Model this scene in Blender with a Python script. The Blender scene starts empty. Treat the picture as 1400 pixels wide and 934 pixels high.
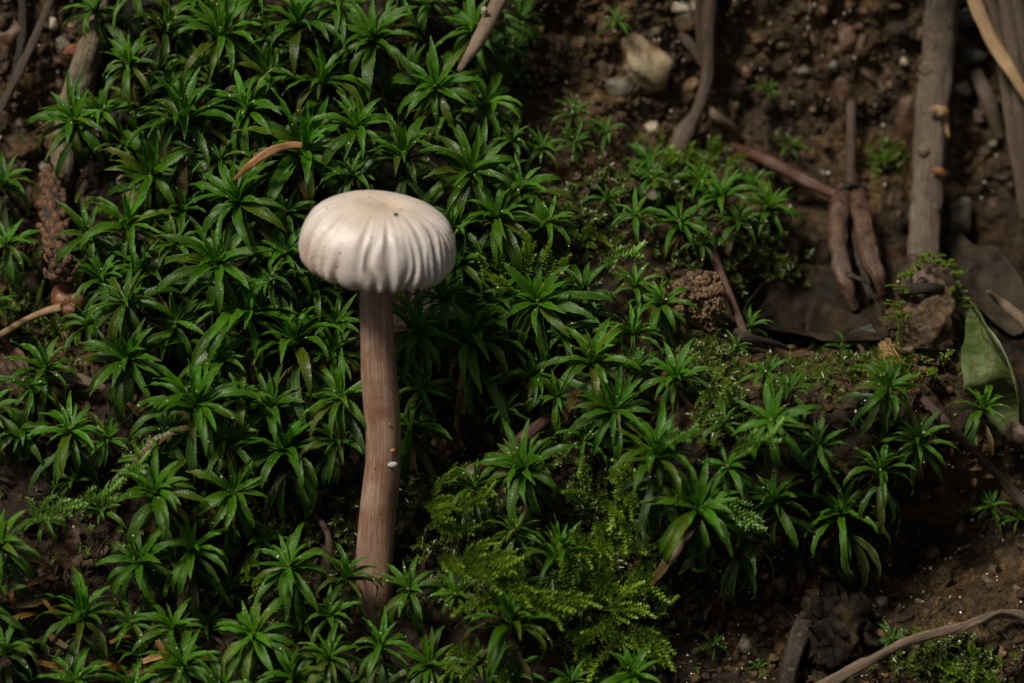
import bpy, math, random
import numpy as np
from mathutils import Vector, Matrix, Quaternion

random.seed(7)
rng = np.random.default_rng(11)
SC = bpy.context.scene
COL = SC.collection
CM = 0.01            # everything below is written in centimetres and stored in metres

# ------------------------------------------------------------------ camera
PITCH = math.radians(20.0)
LENS, SENS, DIST = 100.0, 36.0, 38.9
FWD = np.array([0, math.cos(PITCH), -math.sin(PITCH)])
UPV = np.array([0, math.sin(PITCH), math.cos(PITCH)])
RGT = np.array([1.0, 0, 0])
# the mushroom's foot is the origin; it shows at pixel (515, 832) of 1400 x 934
CAM = -(RGT * (515 - 700) * 0.01 + UPV * (467 - 832) * 0.01 + FWD * DIST)
cam_d = bpy.data.cameras.new('camera')
cam_o = bpy.data.objects.new('camera', cam_d)
COL.objects.link(cam_o)
cam_d.lens, cam_d.sensor_width = LENS, SENS
cam_d.clip_start, cam_d.clip_end = 0.01, 200.0
cam_o.location = Vector(CAM * CM)
cam_o.rotation_euler = (math.radians(90) - PITCH, 0, 0)
cam_d.dof.use_dof = True
cam_d.dof.focus_distance = 38.6 * CM
cam_d.dof.aperture_fstop = 15.0
SC.camera = cam_o

# ------------------------------------------------------------------ light
SUN_EL, SUN_AZ = math.radians(54), math.radians(44)      # azimuth: turned to the left of the camera's back
SDIR = Vector((-math.cos(SUN_EL) * math.sin(SUN_AZ), -math.cos(SUN_EL) * math.cos(SUN_AZ), math.sin(SUN_EL)))
w = bpy.data.worlds.new('World'); SC.world = w; w.use_nodes = True
nt = w.node_tree; nt.nodes.clear()
sky = nt.nodes.new('ShaderNodeTexSky'); sky.sky_type = 'NISHITA'; sky.sun_disc = False
sky.sun_elevation = SUN_EL; sky.sun_rotation = math.atan2(SDIR.x, SDIR.y)
sky.air_density = 1.0; sky.dust_density = 4.0; sky.ozone_density = 1.0
hs = nt.nodes.new('ShaderNodeHueSaturation'); hs.inputs['Saturation'].default_value = 0.12   # a clouded, greyed sky
bg = nt.nodes.new('ShaderNodeBackground'); bg.inputs['Strength'].default_value = 0.05
wo = nt.nodes.new('ShaderNodeOutputWorld')
nt.links.new(sky.outputs[0], hs.inputs['Color']); nt.links.new(hs.outputs[0], bg.inputs['Color'])
nt.links.new(bg.outputs[0], wo.inputs['Surface'])
sd = bpy.data.lights.new('sun', 'SUN'); sd.energy = 5.0; sd.angle = math.radians(12); sd.color = (1.0, 0.92, 0.79)
so = bpy.data.objects.new('sun', sd); COL.objects.link(so)
so.rotation_euler = SDIR.to_track_quat('Z', 'Y').to_euler()
so.location = SDIR * 2
SC.view_settings.view_transform = 'Standard'; SC.view_settings.look = 'None'
SC.view_settings.gamma = 1.0; SC.view_settings.exposure = -0.28; SC.view_settings.use_curve_mapping = False
SC.render.engine = 'CYCLES'
SC.cycles.max_bounces = 5; SC.cycles.diffuse_bounces = 3; SC.cycles.glossy_bounces = 2; SC.cycles.transmission_bounces = 3

# ------------------------------------------------------------------ noise and the bank's shape
_perm = np.random.default_rng(3).permutation(4096).astype(np.int64)
_val = np.random.default_rng(4).random(4096) * 2 - 1
def _h(ix, iy, iz):
    return _val[(_perm[(_perm[(_perm[ix & 4095] + iy) & 4095] + iz) & 4095])]
def noise(x, y, z=0.0):
    x, y, z = np.broadcast_arrays(np.asarray(x, float), np.asarray(y, float), np.asarray(z, float))
    xi, yi, zi = np.floor(x).astype(np.int64), np.floor(y).astype(np.int64), np.floor(z).astype(np.int64)
    f = lambda a: a * a * a * (a * (a * 6 - 15) + 10)
    fx, fy, fz = f(x - xi), f(y - yi), f(z - zi)
    r = 0
    for dx in (0, 1):
        for dy in (0, 1):
            for dz in (0, 1):
                r = r + _h(xi + dx, yi + dy, zi + dz) * (fx if dx else 1 - fx) * (fy if dy else 1 - fy) * (fz if dz else 1 - fz)
    return r
def fbm(x, y, z=0.0, o=4):
    r, a, s = 0, 0.5, 1.0
    for k in range(o):
        r = r + a * noise(x * s + 17.3 * k, y * s + 5.1 * k, np.asarray(z) * s + 9.7 * k); a *= 0.5; s *= 2.03
    return r

SLOPE = math.radians(55)
ET = np.array([0, math.cos(SLOPE), math.sin(SLOPE)])
EN = np.array([0, -math.sin(SLOPE), math.cos(SLOPE)])
def ray(px, py):
    d = FWD + RGT * ((px - 700) / 1400 * SENS / LENS) + UPV * ((467 - py) / 1400 * SENS / LENS)
    return d
def flat_ut(px, py, h=0.0):
    d = ray(px, py)
    k = (h - CAM @ EN) / (d @ EN)
    P = CAM + d * k
    return P[0], P @ ET
# hollows and swellings of the bank: pixel where it shows, spread in pixels, height in cm
FEAT = [(930, 90, 150, 130, -1.3), (1180, 120, 190, 170, -1.7), (1400, 150, 150, 220, -1.6),
        (1095, 415, 62, 62, -1.7), (1375, 320, 60, 90, -1.3), (1270, 430, 45, 60, 0.7),
        (1040, 590, 130, 75, 0.8), (1210, 590, 80, 60, 0.8), (900, 640, 100, 80, 0.5),
        (1000, 830, 110, 60, -1.1), (1240, 745, 90, 50, -1.7), (1360, 690, 70, 60, -0.8), (1370, 850, 70, 70, 0.5), (1150, 860, 60, 60, 0.3),
        (60, 150, 80, 160, -0.9), (60, 420, 60, 60, -0.5), (620, 600, 55, 45, -0.7), (830, 700, 40, 50, -0.5),
        (730, 60, 60, 90, -0.5), (600, 130, 40, 40, -0.4), (250, 820, 150, 50, -0.3), (420, 690, 60, 60, -0.4)]
FUT = []
for cx, cy, sx, sy, a in FEAT:
    u, t = flat_ut(cx, cy); FUT.append((u, t, sx * 0.01, sy * 0.0104, a))
def hmacro(u, t):
    u, t = np.asarray(u, float), np.asarray(t, float)
    h = 0.45 * fbm(u * 0.33 + 3, t * 0.33 + 8, 0.5, 2)
    for fu, ft, su, st, a in FUT:
        h = h + a * np.exp(-0.5 * (((u - fu) / su) ** 2 + ((t - ft) / st) ** 2))
    return h - HM0
HM0 = 0.0
HM0 = float(hmacro(0.0, 0.0))
def hfine(u, t):
    n1 = fbm(u * 1.3, t * 1.3, 2.0, 3)
    n2 = fbm(u * 4.2 + 5, t * 4.2, 4.0, 3)
    n3 = 1 - np.abs(noise(u * 2.4, t * 2.4, 7.0)) * 2
    n4 = np.abs(noise(u * 9 + 3, t * 9, 3.0))
    return 0.30 * n1 + 0.24 * n2 + 0.10 * n3 + 0.05 * n4
_gx, _gy = np.arange(-14, 18, 0.05), np.arange(-10, 18, 0.05)
_G = (lambda U, T: hmacro(U, T) + hfine(U, T))(*np.meshgrid(_gx, _gy))
def hh(u, t):
    u = min(max((u + 14) / 0.05, 0), len(_gx) - 2.001); t = min(max((t + 10) / 0.05, 0), len(_gy) - 2.001)
    i, j = int(u), int(t); f, g = u - i, t - j
    return (_G[j, i] * (1 - f) + _G[j, i + 1] * f) * (1 - g) + (_G[j + 1, i] * (1 - f) + _G[j + 1, i + 1] * f) * g
def bank(u, t, off=0.0):
    return RGT * u + ET * t + EN * (float(hh(u, t)) + off)
def on(px, py, off=0.0):
    """the point of the bank that shows at a pixel (off: cm above the soil there)"""
    d = ray(px, py); h = 0.0
    for i in range(10):
        k = (h + off - CAM @ EN) / (d @ EN)
        P = CAM + d * k
        h = 0.45 * h + 0.55 * float(hh(P[0], P @ ET))
    return P
def ut(P): return P[0], P @ ET
def pxs(P): return ((P - CAM) @ FWD) / DIST * 0.01      # cm per pixel at that point

# ------------------------------------------------------------------ object helpers
def tag(o, label=None, cat=None, group=None, kind=None):
    if label: o['label'] = label
    if cat: o['category'] = cat
    if group: o['group'] = group
    if kind: o['kind'] = kind
    return o
def mesh(name, V, F, mat, uv=None, smooth=True):
    me = bpy.data.meshes.new(name)
    V = np.asarray(V, float) * CM
    me.from_pydata(V.tolist(), [], F if isinstance(F, list) else F.tolist())
    if smooth: me.polygons.foreach_set('use_smooth', np.ones(len(me.polygons), bool))
    if uv is not None:
        l = me.uv_layers.new(name='UVMap')
        vi = np.zeros(len(me.loops), np.int32); me.loops.foreach_get('vertex_index', vi)
        l.data.foreach_set('uv', np.asarray(uv, float)[vi].ravel())
    me.materials.append(mat)
    me.update()
    return me
def link(name, me, parent=None, loc=None):
    o = bpy.data.objects.new(name, me); COL.objects.link(o)
    if parent is not None: o.parent = parent
    if loc is not None: o.location = Vector(np.asarray(loc) * CM)
    return o
def empty(name, loc):
    o = bpy.data.objects.new(name, None); COL.objects.link(o)
    o.empty_display_size = 0.002
    o.location = Vector(np.asarray(loc) * CM); return o
def norm(v): return v / (np.linalg.norm(v) + 1e-12)
def spline(P, n):
    P = [np.asarray(p, float) for p in P]
    if len(P) == 2: return np.array([P[0] + (P[1] - P[0]) * s for s in np.linspace(0, 1, n)])
    Q = [2 * P[0] - P[1]] + P + [2 * P[-1] - P[-2]]
    out = []
    for s in np.linspace(0, len(P) - 1 - 1e-6, n):
        i = int(s); f = s - i
        a, b, c, d = Q[i], Q[i + 1], Q[i + 2], Q[i + 3]
        out.append(0.5 * (2 * b + (c - a) * f + (2 * a - 5 * b + 4 * c - d) * f * f + (3 * b - a - 3 * c + d) * f ** 3))
    return np.array(out)
def tube(P, R, n=24, sides=12, rough=0.08, freq=3.0, flat=1.0, seed=0.0, ref=(0.2, -1, 0.3), closed=True):
    """a tapering tube along points P with radii R; returns V, F, UV"""
    C = spline(P, n)
    R = np.interp(np.linspace(0, 1, n), np.linspace(0, 1, len(R)), R)
    V, UV = [], []
    T = np.gradient(C, axis=0); L = 0
    a = norm(np.cross(T[0], np.asarray(ref, float)))
    for i in range(n):
        t = norm(T[i]); a = norm(a - t * (a @ t)); b = np.cross(t, a)
        if i: L += np.linalg.norm(C[i] - C[i - 1])
        th = np.arange(sides) / sides * 2 * math.pi
        rr = R[i] * (1 + rough * 1.6 * fbm(np.cos(th) * 1.3 + seed, np.sin(th) * 1.3 + seed * 2, L * freq, 3) * 2)
        V.append(C[i] + np.outer(rr * np.cos(th), a) + np.outer(rr * np.sin(th) * flat, b))
        UV.append(np.stack([np.full(sides, L), 0.5 + 0.5 * np.cos(th)], 1))
    V = np.concatenate(V); UV = np.concatenate(UV)
    F = []
    for i in range(n - 1):
        for j in range(sides):
            k = (j + 1) % sides
            F.append((i * sides + j, i * sides + k, (i + 1) * sides + k, (i + 1) * sides + j))
    if closed:
        F.append(tuple(reversed(range(sides)))); F.append(tuple((n - 1) * sides + j for j in range(sides)))
    return V, F, UV
class MB:
    def __init__(s): s.V, s.F, s.U, s.n = [], [], [], 0
    def add(s, V, F, U=None):
        V = np.asarray(V, float)
        s.V.append(V); s.F += [tuple(int(i) + s.n for i in f) for f in F]
        s.U.append(np.zeros((len(V), 2)) if U is None else np.asarray(U, float)); s.n += len(V)
    def mesh(s, name, mat, smooth=True): return mesh(name, np.concatenate(s.V), s.F, mat, np.concatenate(s.U), smooth)
def ico(sub):
    import bmesh
    b = bmesh.new(); bmesh.ops.create_icosphere(b, subdivisions=sub, radius=1.0)
    V = np.array([v.co[:] for v in b.verts]); F = [tuple(v.index for v in f.verts) for f in b.faces]; b.free()
    return V, F
ICO = {k: ico(k) for k in (1, 2, 3, 4)}
def rock(r, sub=3, seed=0.0, rough=0.35, flat=(1, 1, 1), facets=7, fine=0.0):
    V, F = ICO[sub]; V = V.copy()
    g = np.random.default_rng(int(seed * 1000) + 5)
    d = 1 + rough * fbm(V[:, 0] * 1.2 + seed, V[:, 1] * 1.2 + seed * 1.7, V[:, 2] * 1.2, 3) * 2
    V = V * d[:, None]
    for k in range(facets):                                   # chip flat faces off it
        nrm = norm(g.normal(size=3)); c = g.uniform(0.62, 0.9)
        ex = np.maximum(V @ nrm - c, 0); V = V - np.outer(ex * 0.9, nrm)
    if fine: V = V * (1 + fine * fbm(V[:, 0] * 5 + seed, V[:, 1] * 5, V[:, 2] * 5, 3))[:, None]
    return V * np.asarray(flat) * r, F
def rotm(axis, ang): return np.array(Matrix.Rotation(ang, 3, Vector(axis)))
def randrot():
    q = Quaternion(rng.normal(size=4)); q.normalize(); return np.array(q.to_matrix())

# ------------------------------------------------------------------ materials
class MT:
    def __init__(s, name):
        s.m = bpy.data.materials.new(name); s.m.use_nodes = True
        s.t = s.m.node_tree; s.t.nodes.clear()
        s.out = s.t.nodes.new('ShaderNodeOutputMaterial'); s.b = s.t.nodes.new('ShaderNodeBsdfPrincipled')
        s.t.links.new(s.b.outputs[0], s.out.inputs[0]); s.b.inputs['Roughness'].default_value = 0.6
    def n(s, k, **kw):
        x = s.t.nodes.new('ShaderNode' + k)
        for a, v in kw.items(): setattr(x, a, v)
        return x
    def l(s, a, b): s.t.links.new(a, b)
    def coord(s, scale=(100, 100, 100), which='Object'):
        c = s.n('TexCoord'); m = s.n('Mapping'); m.inputs['Scale'].default_value = scale
        s.l(c.outputs[which], m.inputs[0]); return m.outputs[0]
    def noise(s, co, scale, detail=4, rough=0.6):
        x = s.n('TexNoise'); x.inputs['Scale'].default_value = scale; x.inputs['Detail'].default_value = detail; x.inputs['Roughness'].default_value = rough
        s.l(co, x.inputs['Vector']); return x.outputs[0]
    def vor(s, co, scale, feature='F1'):
        x = s.n('TexVoronoi', feature=feature); x.inputs['Scale'].default_value = scale; s.l(co, x.inputs['Vector']); return x
    def ramp(s, f, stops):
        x = s.n('ValToRGB'); e = x.color_ramp.elements
        while len(e) < len(stops): e.new(0.5)
        for el, (p, c) in zip(e, stops): el.position = p; el.color = (*c, 1) if len(c) == 3 else c
        s.l(f, x.inputs[0]); return x.outputs[0]
    def mix(s, a, b, f, mode='MIX'):
        x = s.n('MixRGB', blend_type=mode)
        for i, v in ((0, f), (1, a), (2, b)):
            if isinstance(v, (int, float)): x.inputs[i].default_value = v
            elif isinstance(v, tuple): x.inputs[i].default_value = (*v, 1)
            else: s.l(v, x.inputs[i])
        return x.outputs[0]
    def math(s, op, a, b=0.0):
        x = s.n('Math', operation=op)
        for i, v in ((0, a), (1, b)):
            if isinstance(v, (int, float)): x.inputs[i].default_value = v
            else: s.l(v, x.inputs[i])
        return x.outputs[0]
    def bump(s, f, dist, strength=1.0, prev=None):
        x = s.n('Bump'); x.inputs['Distance'].default_value = dist * CM; x.inputs['Strength'].default_value = strength
        s.l(f, x.inputs['Height'])
        if prev is not None: s.l(prev, x.inputs['Normal'])
        return x.outputs[0]
    def set(s, **kw):
        for k, v in kw.items():
            i = s.b.inputs[k.replace('_', ' ')]
            if isinstance(v, (int, float)): i.default_value = v
            elif isinstance(v, tuple): i.default_value = (*v, 1) if len(v) == 3 and i.type == 'RGBA' else v
            else: s.l(v, i)

def m_soil(name='soil', lo=(0.008, 0.0055, 0.0035), mid=(0.046, 0.0275, 0.010), hi=(0.17, 0.10, 0.036)):
    M = MT(name); co = M.coord()
    a = M.noise(co, 0.9, 5); b = M.noise(co, 7, 5, 0.7); c = M.noise(co, 30, 3, 0.7)
    k = M.math('ADD', M.math('MULTIPLY', a, 0.55), M.math('MULTIPLY', b, 0.45))
    col = M.ramp(k, [(0.36, lo), (0.5, mid), (0.66, hi)])
    v = M.vor(co, 9)
    bw = M.n('RGBToBW'); M.l(v.outputs['Color'], bw.inputs[0])
    col = M.mix(col, M.ramp(bw.outputs[0], [(0.2, (0.25,) * 3), (0.8, (0.8,) * 3)]), 0.5, 'OVERLAY')
    col = M.mix(col, (0.17, 0.085, 0.03), M.ramp(M.noise(co, 2.2, 3), [(0.56, (0, 0, 0)), (0.72, (0.5,) * 3)]))
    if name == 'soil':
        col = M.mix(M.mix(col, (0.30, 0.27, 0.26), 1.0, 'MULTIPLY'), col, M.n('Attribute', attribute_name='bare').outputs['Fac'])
    n = M.bump(v.outputs['Distance'], 0.05, 0.7)
    n = M.bump(b, 0.10, 0.8, n); n = M.bump(c, 0.03, 0.9, n)
    ro = M.ramp(M.noise(co, 3.1, 3), [(0.4, (0.38,) * 3), (0.62, (0.85,) * 3)])
    M.set(Base_Color=col, Normal=n, Roughness=ro); M.b.inputs['Specular IOR Level'].default_value = 0.3
    return M.m
def m_leaf():
    M = MT('moss_leaf'); oi = M.n('ObjectInfo'); uvn = M.n('UVMap'); sp = M.n('SeparateXYZ'); M.l(uvn.outputs[0], sp.inputs[0])
    u, v = sp.outputs[0], sp.outputs[1]          # u along 0..1, v across 0..1
    side = M.math('ABSOLUTE', M.math('SUBTRACT', v, 0.5))
    rib = M.ramp(side, [(0.0, (1, 1, 1)), (0.05, (1, 1, 1)), (0.10, (0, 0, 0))])
    edge = M.ramp(side, [(0.42, (0, 0, 0)), (0.485, (1, 1, 1))])
    co = M.coord(); 
    rnd = oi.outputs['Random']
    off = M.n('CombineXYZ'); M.l(M.math('MULTIPLY', rnd, 50.0), off.inputs[0]); 
    ad = M.n('VectorMath', operation='ADD'); M.l(co, ad.inputs[0]); M.l(off.outputs[0], ad.inputs[1])
    blot = M.noise(ad.outputs[0], 7, 4, 0.65)
    col = M.mix(oi.outputs['Color'], (0.45, 0.5, 0.4), M.ramp(blot, [(0.3, (0.0,) * 3), (0.7, (1,) * 3)]), 'MULTIPLY')
    col = M.mix(oi.outputs['Color'], col, 0.75)
    col = M.mix(col, (0.13, 0.24, 0.035), M.math('MULTIPLY', edge, 0.4))
    col = M.mix(col, (0.02, 0.06, 0.008), M.math('MULTIPLY', rib, 0.45))
    tip = M.ramp(u, [(0.90, (0, 0, 0)), (1.0, (1,) * 3)])
    col = M.mix(col, (0.14, 0.07, 0.02), M.math('MULTIPLY', tip, M.math('MULTIPLY', M.math('GREATER_THAN', rnd, 0.5), 0.8)))
    wv = M.n('TexWave', wave_type='BANDS', bands_direction='X'); wv.inputs['Scale'].default_value = 6.5
    wv.inputs['Distortion'].default_value = 2.5; wv.inputs['Detail'].default_value = 1; wv.inputs['Detail Scale'].default_value = 2
    M.l(uvn.outputs[0], wv.inputs['Vector'])
    n = M.bump(wv.outputs[1], 0.0035, 0.5); n = M.bump(M.noise(ad.outputs[0], 40, 3), 0.008, 0.5, n)
    n = M.bump(rib, -0.01, 0.6, n)
    M.set(Base_Color=col, Normal=n, Roughness=0.36); M.b.inputs['Specular IOR Level'].default_value = 0.27
    tr = M.n('BsdfTranslucent'); M.l(M.mix(col, (1.5, 1.7, 0.6), 1.0, 'MULTIPLY'), tr.inputs[0]); M.l(n, tr.inputs['Normal'])
    mx = M.n('MixShader'); mx.inputs[0].default_value = 0.22
    M.l(M.b.outputs[0], mx.inputs[1]); M.l(tr.outputs[0], mx.inputs[2]); M.l(mx.outputs[0], M.out.inputs[0])
    return M.m
def m_feather(name, a, b, c, trans=0.35):
    M = MT(name); co = M.coord(); uvn = M.n('UVMap'); sp = M.n('SeparateXYZ'); M.l(uvn.outputs[0], sp.inputs[0])
    oi = M.n('ObjectInfo')
    col = M.ramp(M.math('ADD', M.math('MULTIPLY', sp.outputs[0], 0.55), M.math('MULTIPLY', M.noise(co, 2.6, 4), 0.5)), [(0.25, a), (0.55, b), (0.9, c)])
    col = M.mix(col, (0.55, 0.55, 0.55), M.math('MULTIPLY', oi.outputs['Random'], 0.4), 'MULTIPLY')
    M.set(Base_Color=col, Roughness=0.33)
    tr = M.n('BsdfTranslucent'); M.l(M.mix(col, (1.4, 1.5, 0.7), 1.0, 'MULTIPLY'), tr.inputs[0])
    mx = M.n('MixShader'); mx.inputs[0].default_value = trans
    M.l(M.b.outputs[0], mx.inputs[1]); M.l(tr.outputs[0], mx.inputs[2]); M.l(mx.outputs[0], M.out.inputs[0])
    return M.m
def m_bark(name, lo, mid, hi, along=2.0, across=9.0, bump=0.06, rough=0.7, speck=None):
    M = MT(name); uvn = M.n('UVMap'); mp = M.n('Mapping'); mp.inputs['Scale'].default_value = (along, across, 1); M.l(uvn.outputs[0], mp.inputs[0])
    co = M.coord()
    a = M.noise(mp.outputs[0], 1.0, 6, 0.65); b = M.noise(co, 6, 5, 0.7); c = M.noise(co, 28, 3)
    k = M.math('ADD', M.math('MULTIPLY', a, 0.6), M.math('MULTIPLY', b, 0.4))
    col = M.ramp(k, [(0.34, lo), (0.5, mid), (0.66, hi)])
    col = M.mix(col, (1.0, 0.98, 0.88), 1.0, 'MULTIPLY')
    if speck: col = M.mix(col, speck, M.ramp(M.noise(co, 11, 3), [(0.6, (0,) * 3), (0.68, (1,) * 3)]))
    n = M.bump(a, bump, 0.9); n = M.bump(b, bump * 0.6, 0.7, n); n = M.bump(c, 0.015, 0.7, n)
    M.set(Base_Color=col, Normal=n, Roughness=rough)
    return M.m
def m_stone(name, a, b, c, rough=0.5, bump=0.03, scale=4.0, trans=0.0):
    M = MT(name); co = M.coord(); k = M.noise(co, scale, 6, 0.65); f = M.noise(co, 26, 4, 0.7)
    col = M.ramp(k, [(0.36, a), (0.5, b), (0.64, c)])
    if name not in ('white_flake',): col = M.mix(col, (1.0, 1.0, 0.86), 1.0, 'MULTIPLY')
    col = M.mix(col, (0.3, 0.3, 0.3), M.math('MULTIPLY', M.ramp(f, [(0.35, (1,) * 3), (0.5, (0,) * 3)]), 0.5), 'MULTIPLY')
    n = M.bump(k, bump, 0.7); n = M.bump(f, 0.02, 0.8, n)
    M.set(Base_Color=col, Normal=n, Roughness=rough)
    if name == 'black_crust': M.b.inputs['Specular IOR Level'].default_value = 0.12
    if trans:
        M.b.inputs['Subsurface Weight'].default_value = trans; M.b.inputs['Subsurface Radius'].default_value = (1, 0.8, 0.6); M.b.inputs['Subsurface Scale'].default_value = 0.1 * CM
    return M.m
SOIL = m_soil()
LEAF = m_leaf()
FEA = m_feather('feather_moss', (0.065, 0.105, 0.010), (0.17, 0.28, 0.022), (0.30, 0.43, 0.06))
FEA_PALE = m_feather('feather_moss_pale', (0.09, 0.16, 0.02), (0.20, 0.38, 0.07), (0.42, 0.56, 0.24))
MAT_M = m_feather('moss_mat', (0.025, 0.04, 0.005), (0.07, 0.105, 0.012), (0.15, 0.20, 0.025), 0.25)
STEMG = m_bark('moss_stem', (0.03, 0.03, 0.008), (0.07, 0.06, 0.015), (0.12, 0.08, 0.03))

# ------------------------------------------------------------------ the ground: one sheet, bank in the middle
def axis(lo, hi, step, far):
    c = list(np.arange(lo, hi + 1e-6, step)); a, s = [], step
    x = lo
    while x > -far: s *= 1.22; x -= s; a.append(x)
    b, s, x = [], step, hi
    while x < far: s *= 1.22; x += s; b.append(x)
    return np.array(a[::-1] + c + b)
gu, gt = axis(-9.5, 13.5, 0.06, 3000), axis(-5.5, 13.0, 0.06, 3000)
ang = SLOPE * (1 / (1 + np.exp(-(gt + 12) / 1.2))) * (1 / (1 + np.exp((gt - 19) / 1.2))) + 0.02
inner = (gt > -7) & (gt < 14); ang[inner] = SLOPE
i0 = int(np.argmin(np.abs(gt)))
yy, zz = np.zeros_like(gt), np.zeros_like(gt)
yy[i0], zz[i0] = gt[i0] * math.cos(SLOPE), gt[i0] * math.sin(SLOPE)
for i in range(i0 + 1, len(gt)):
    d = gt[i] - gt[i - 1]; a = 0.5 * (ang[i] + ang[i - 1]); yy[i] = yy[i - 1] + d * math.cos(a); zz[i] = zz[i - 1] + d * math.sin(a)
for i in range(i0 - 1, -1, -1):
    d = gt[i + 1] - gt[i]; a = 0.5 * (ang[i] + ang[i + 1]); yy[i] = yy[i + 1] - d * math.cos(a); zz[i] = zz[i + 1] - d * math.sin(a)
U, T = np.meshgrid(gu, gt)
H = hmacro(U, T) + hfine(U, T)
A = np.repeat(ang[:, None], len(gu), 1)
GV = np.stack([U, yy[:, None] - np.sin(A) * H, zz[:, None] + np.cos(A) * H], -1).reshape(-1, 3)
nu, nt_ = len(gu), len(gt)
ii, jj = np.meshgrid(np.arange(nu - 1), np.arange(nt_ - 1))
b0 = (jj * nu + ii).ravel()
GF = np.stack([b0, b0 + 1, b0 + nu + 1, b0 + nu], 1)
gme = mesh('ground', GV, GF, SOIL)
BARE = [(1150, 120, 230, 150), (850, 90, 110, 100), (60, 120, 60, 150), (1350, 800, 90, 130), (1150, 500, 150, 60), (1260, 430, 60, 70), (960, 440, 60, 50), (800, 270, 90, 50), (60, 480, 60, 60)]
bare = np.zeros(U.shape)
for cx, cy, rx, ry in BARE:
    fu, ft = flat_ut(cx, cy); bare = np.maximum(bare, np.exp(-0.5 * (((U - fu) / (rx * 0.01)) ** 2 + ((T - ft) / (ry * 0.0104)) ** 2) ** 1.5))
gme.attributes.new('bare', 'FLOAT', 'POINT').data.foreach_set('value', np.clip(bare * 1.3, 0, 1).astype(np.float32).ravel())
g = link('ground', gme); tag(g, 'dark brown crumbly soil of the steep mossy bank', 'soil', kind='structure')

# ------------------------------------------------------------------ the mushroom
def vert_plane(px, py, y=0.0):
    d = ray(px, py); k = (y - CAM[1]) / d[1]; return CAM + d * k
def m_cap():
    M = MT('cap_skin'); co = M.coord(); at = M.n('Attribute', attribute_name='groove'); gr = at.outputs['Fac']
    ra = M.n('Attribute', attribute_name='rad').outputs['Fac']
    col = M.ramp(M.noise(co, 1.1, 5, 0.6), [(0.35, (0.50, 0.43, 0.39)), (0.52, (0.63, 0.575, 0.54)), (0.68, (0.73, 0.69, 0.67))])
    col = M.mix(col, (0.58, 0.44, 0.32), M.ramp(ra, [(0.12, (0.75,) * 3), (0.5, (0,) * 3)]))
    fb = M.n('Attribute', attribute_name='fib').outputs['Fac']
    col = M.mix(col, M.ramp(fb, [(0.3, (0.62, 0.58, 0.55)), (0.62, (1.0, 1.0, 1.0))]), 0.34, 'MULTIPLY')
    col = M.mix(col, (0.40, 0.31, 0.24), M.ramp(M.noise(co, 2.3, 5, 0.7), [(0.54, (0,) * 3), (0.72, (0.5,) * 3)]))
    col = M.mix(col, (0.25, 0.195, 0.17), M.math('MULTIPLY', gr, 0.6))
    col = M.mix(col, (0.45, 0.37, 0.32), M.ramp(ra, [(0.86, (0,) * 3), (1.0, (0.8,) * 3)]))
    # ochre dusting low on one side, and tiny dark dirt specks
    d = M.n('VectorMath', operation='DISTANCE'); cc = M.n('TexCoord'); M.l(cc.outputs['Object'], d.inputs[0]); d.inputs[1].default_value = (-0.0080, -0.0060, 0.0008)
    near = M.ramp(M.math('MULTIPLY', d.outputs['Value'], 100), [(0.2, (1,) * 3), (0.6, (0,) * 3)])
    och = M.math('MULTIPLY', near, M.ramp(M.noise(co, 30, 3), [(0.5, (0,) * 3), (0.6, (1,) * 3)]))
    col = M.mix(col, (0.45, 0.22, 0.09), M.math('MULTIPLY', och, 0.95))
    v = M.vor(co, 3.3); sp = M.ramp(v.outputs['Distance'], [(0.035, (1,) * 3), (0.075, (0,) * 3)])
    col = M.mix(col, (0.12, 0.07, 0.04), M.math('MULTIPLY', sp, 0.7))
    n = M.bump(M.noise(co, 22, 4, 0.7), 0.014, 0.5); n = M.bump(M.noise(co, 4, 3), 0.03, 0.4, n)
    n = M.bump(fb, 0.012, 0.4, n)
    M.set(Base_Color=col, Normal=n, Roughness=0.42, Sheen_Weight=0.05)
    M.b.inputs['Subsurface Weight'].default_value = 0.18; M.b.inputs['Subsurface Radius'].default_value = (1.0, 0.7, 0.5); M.b.inputs['Subsurface Scale'].default_value = 0.12 * CM
    return M.m
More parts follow.
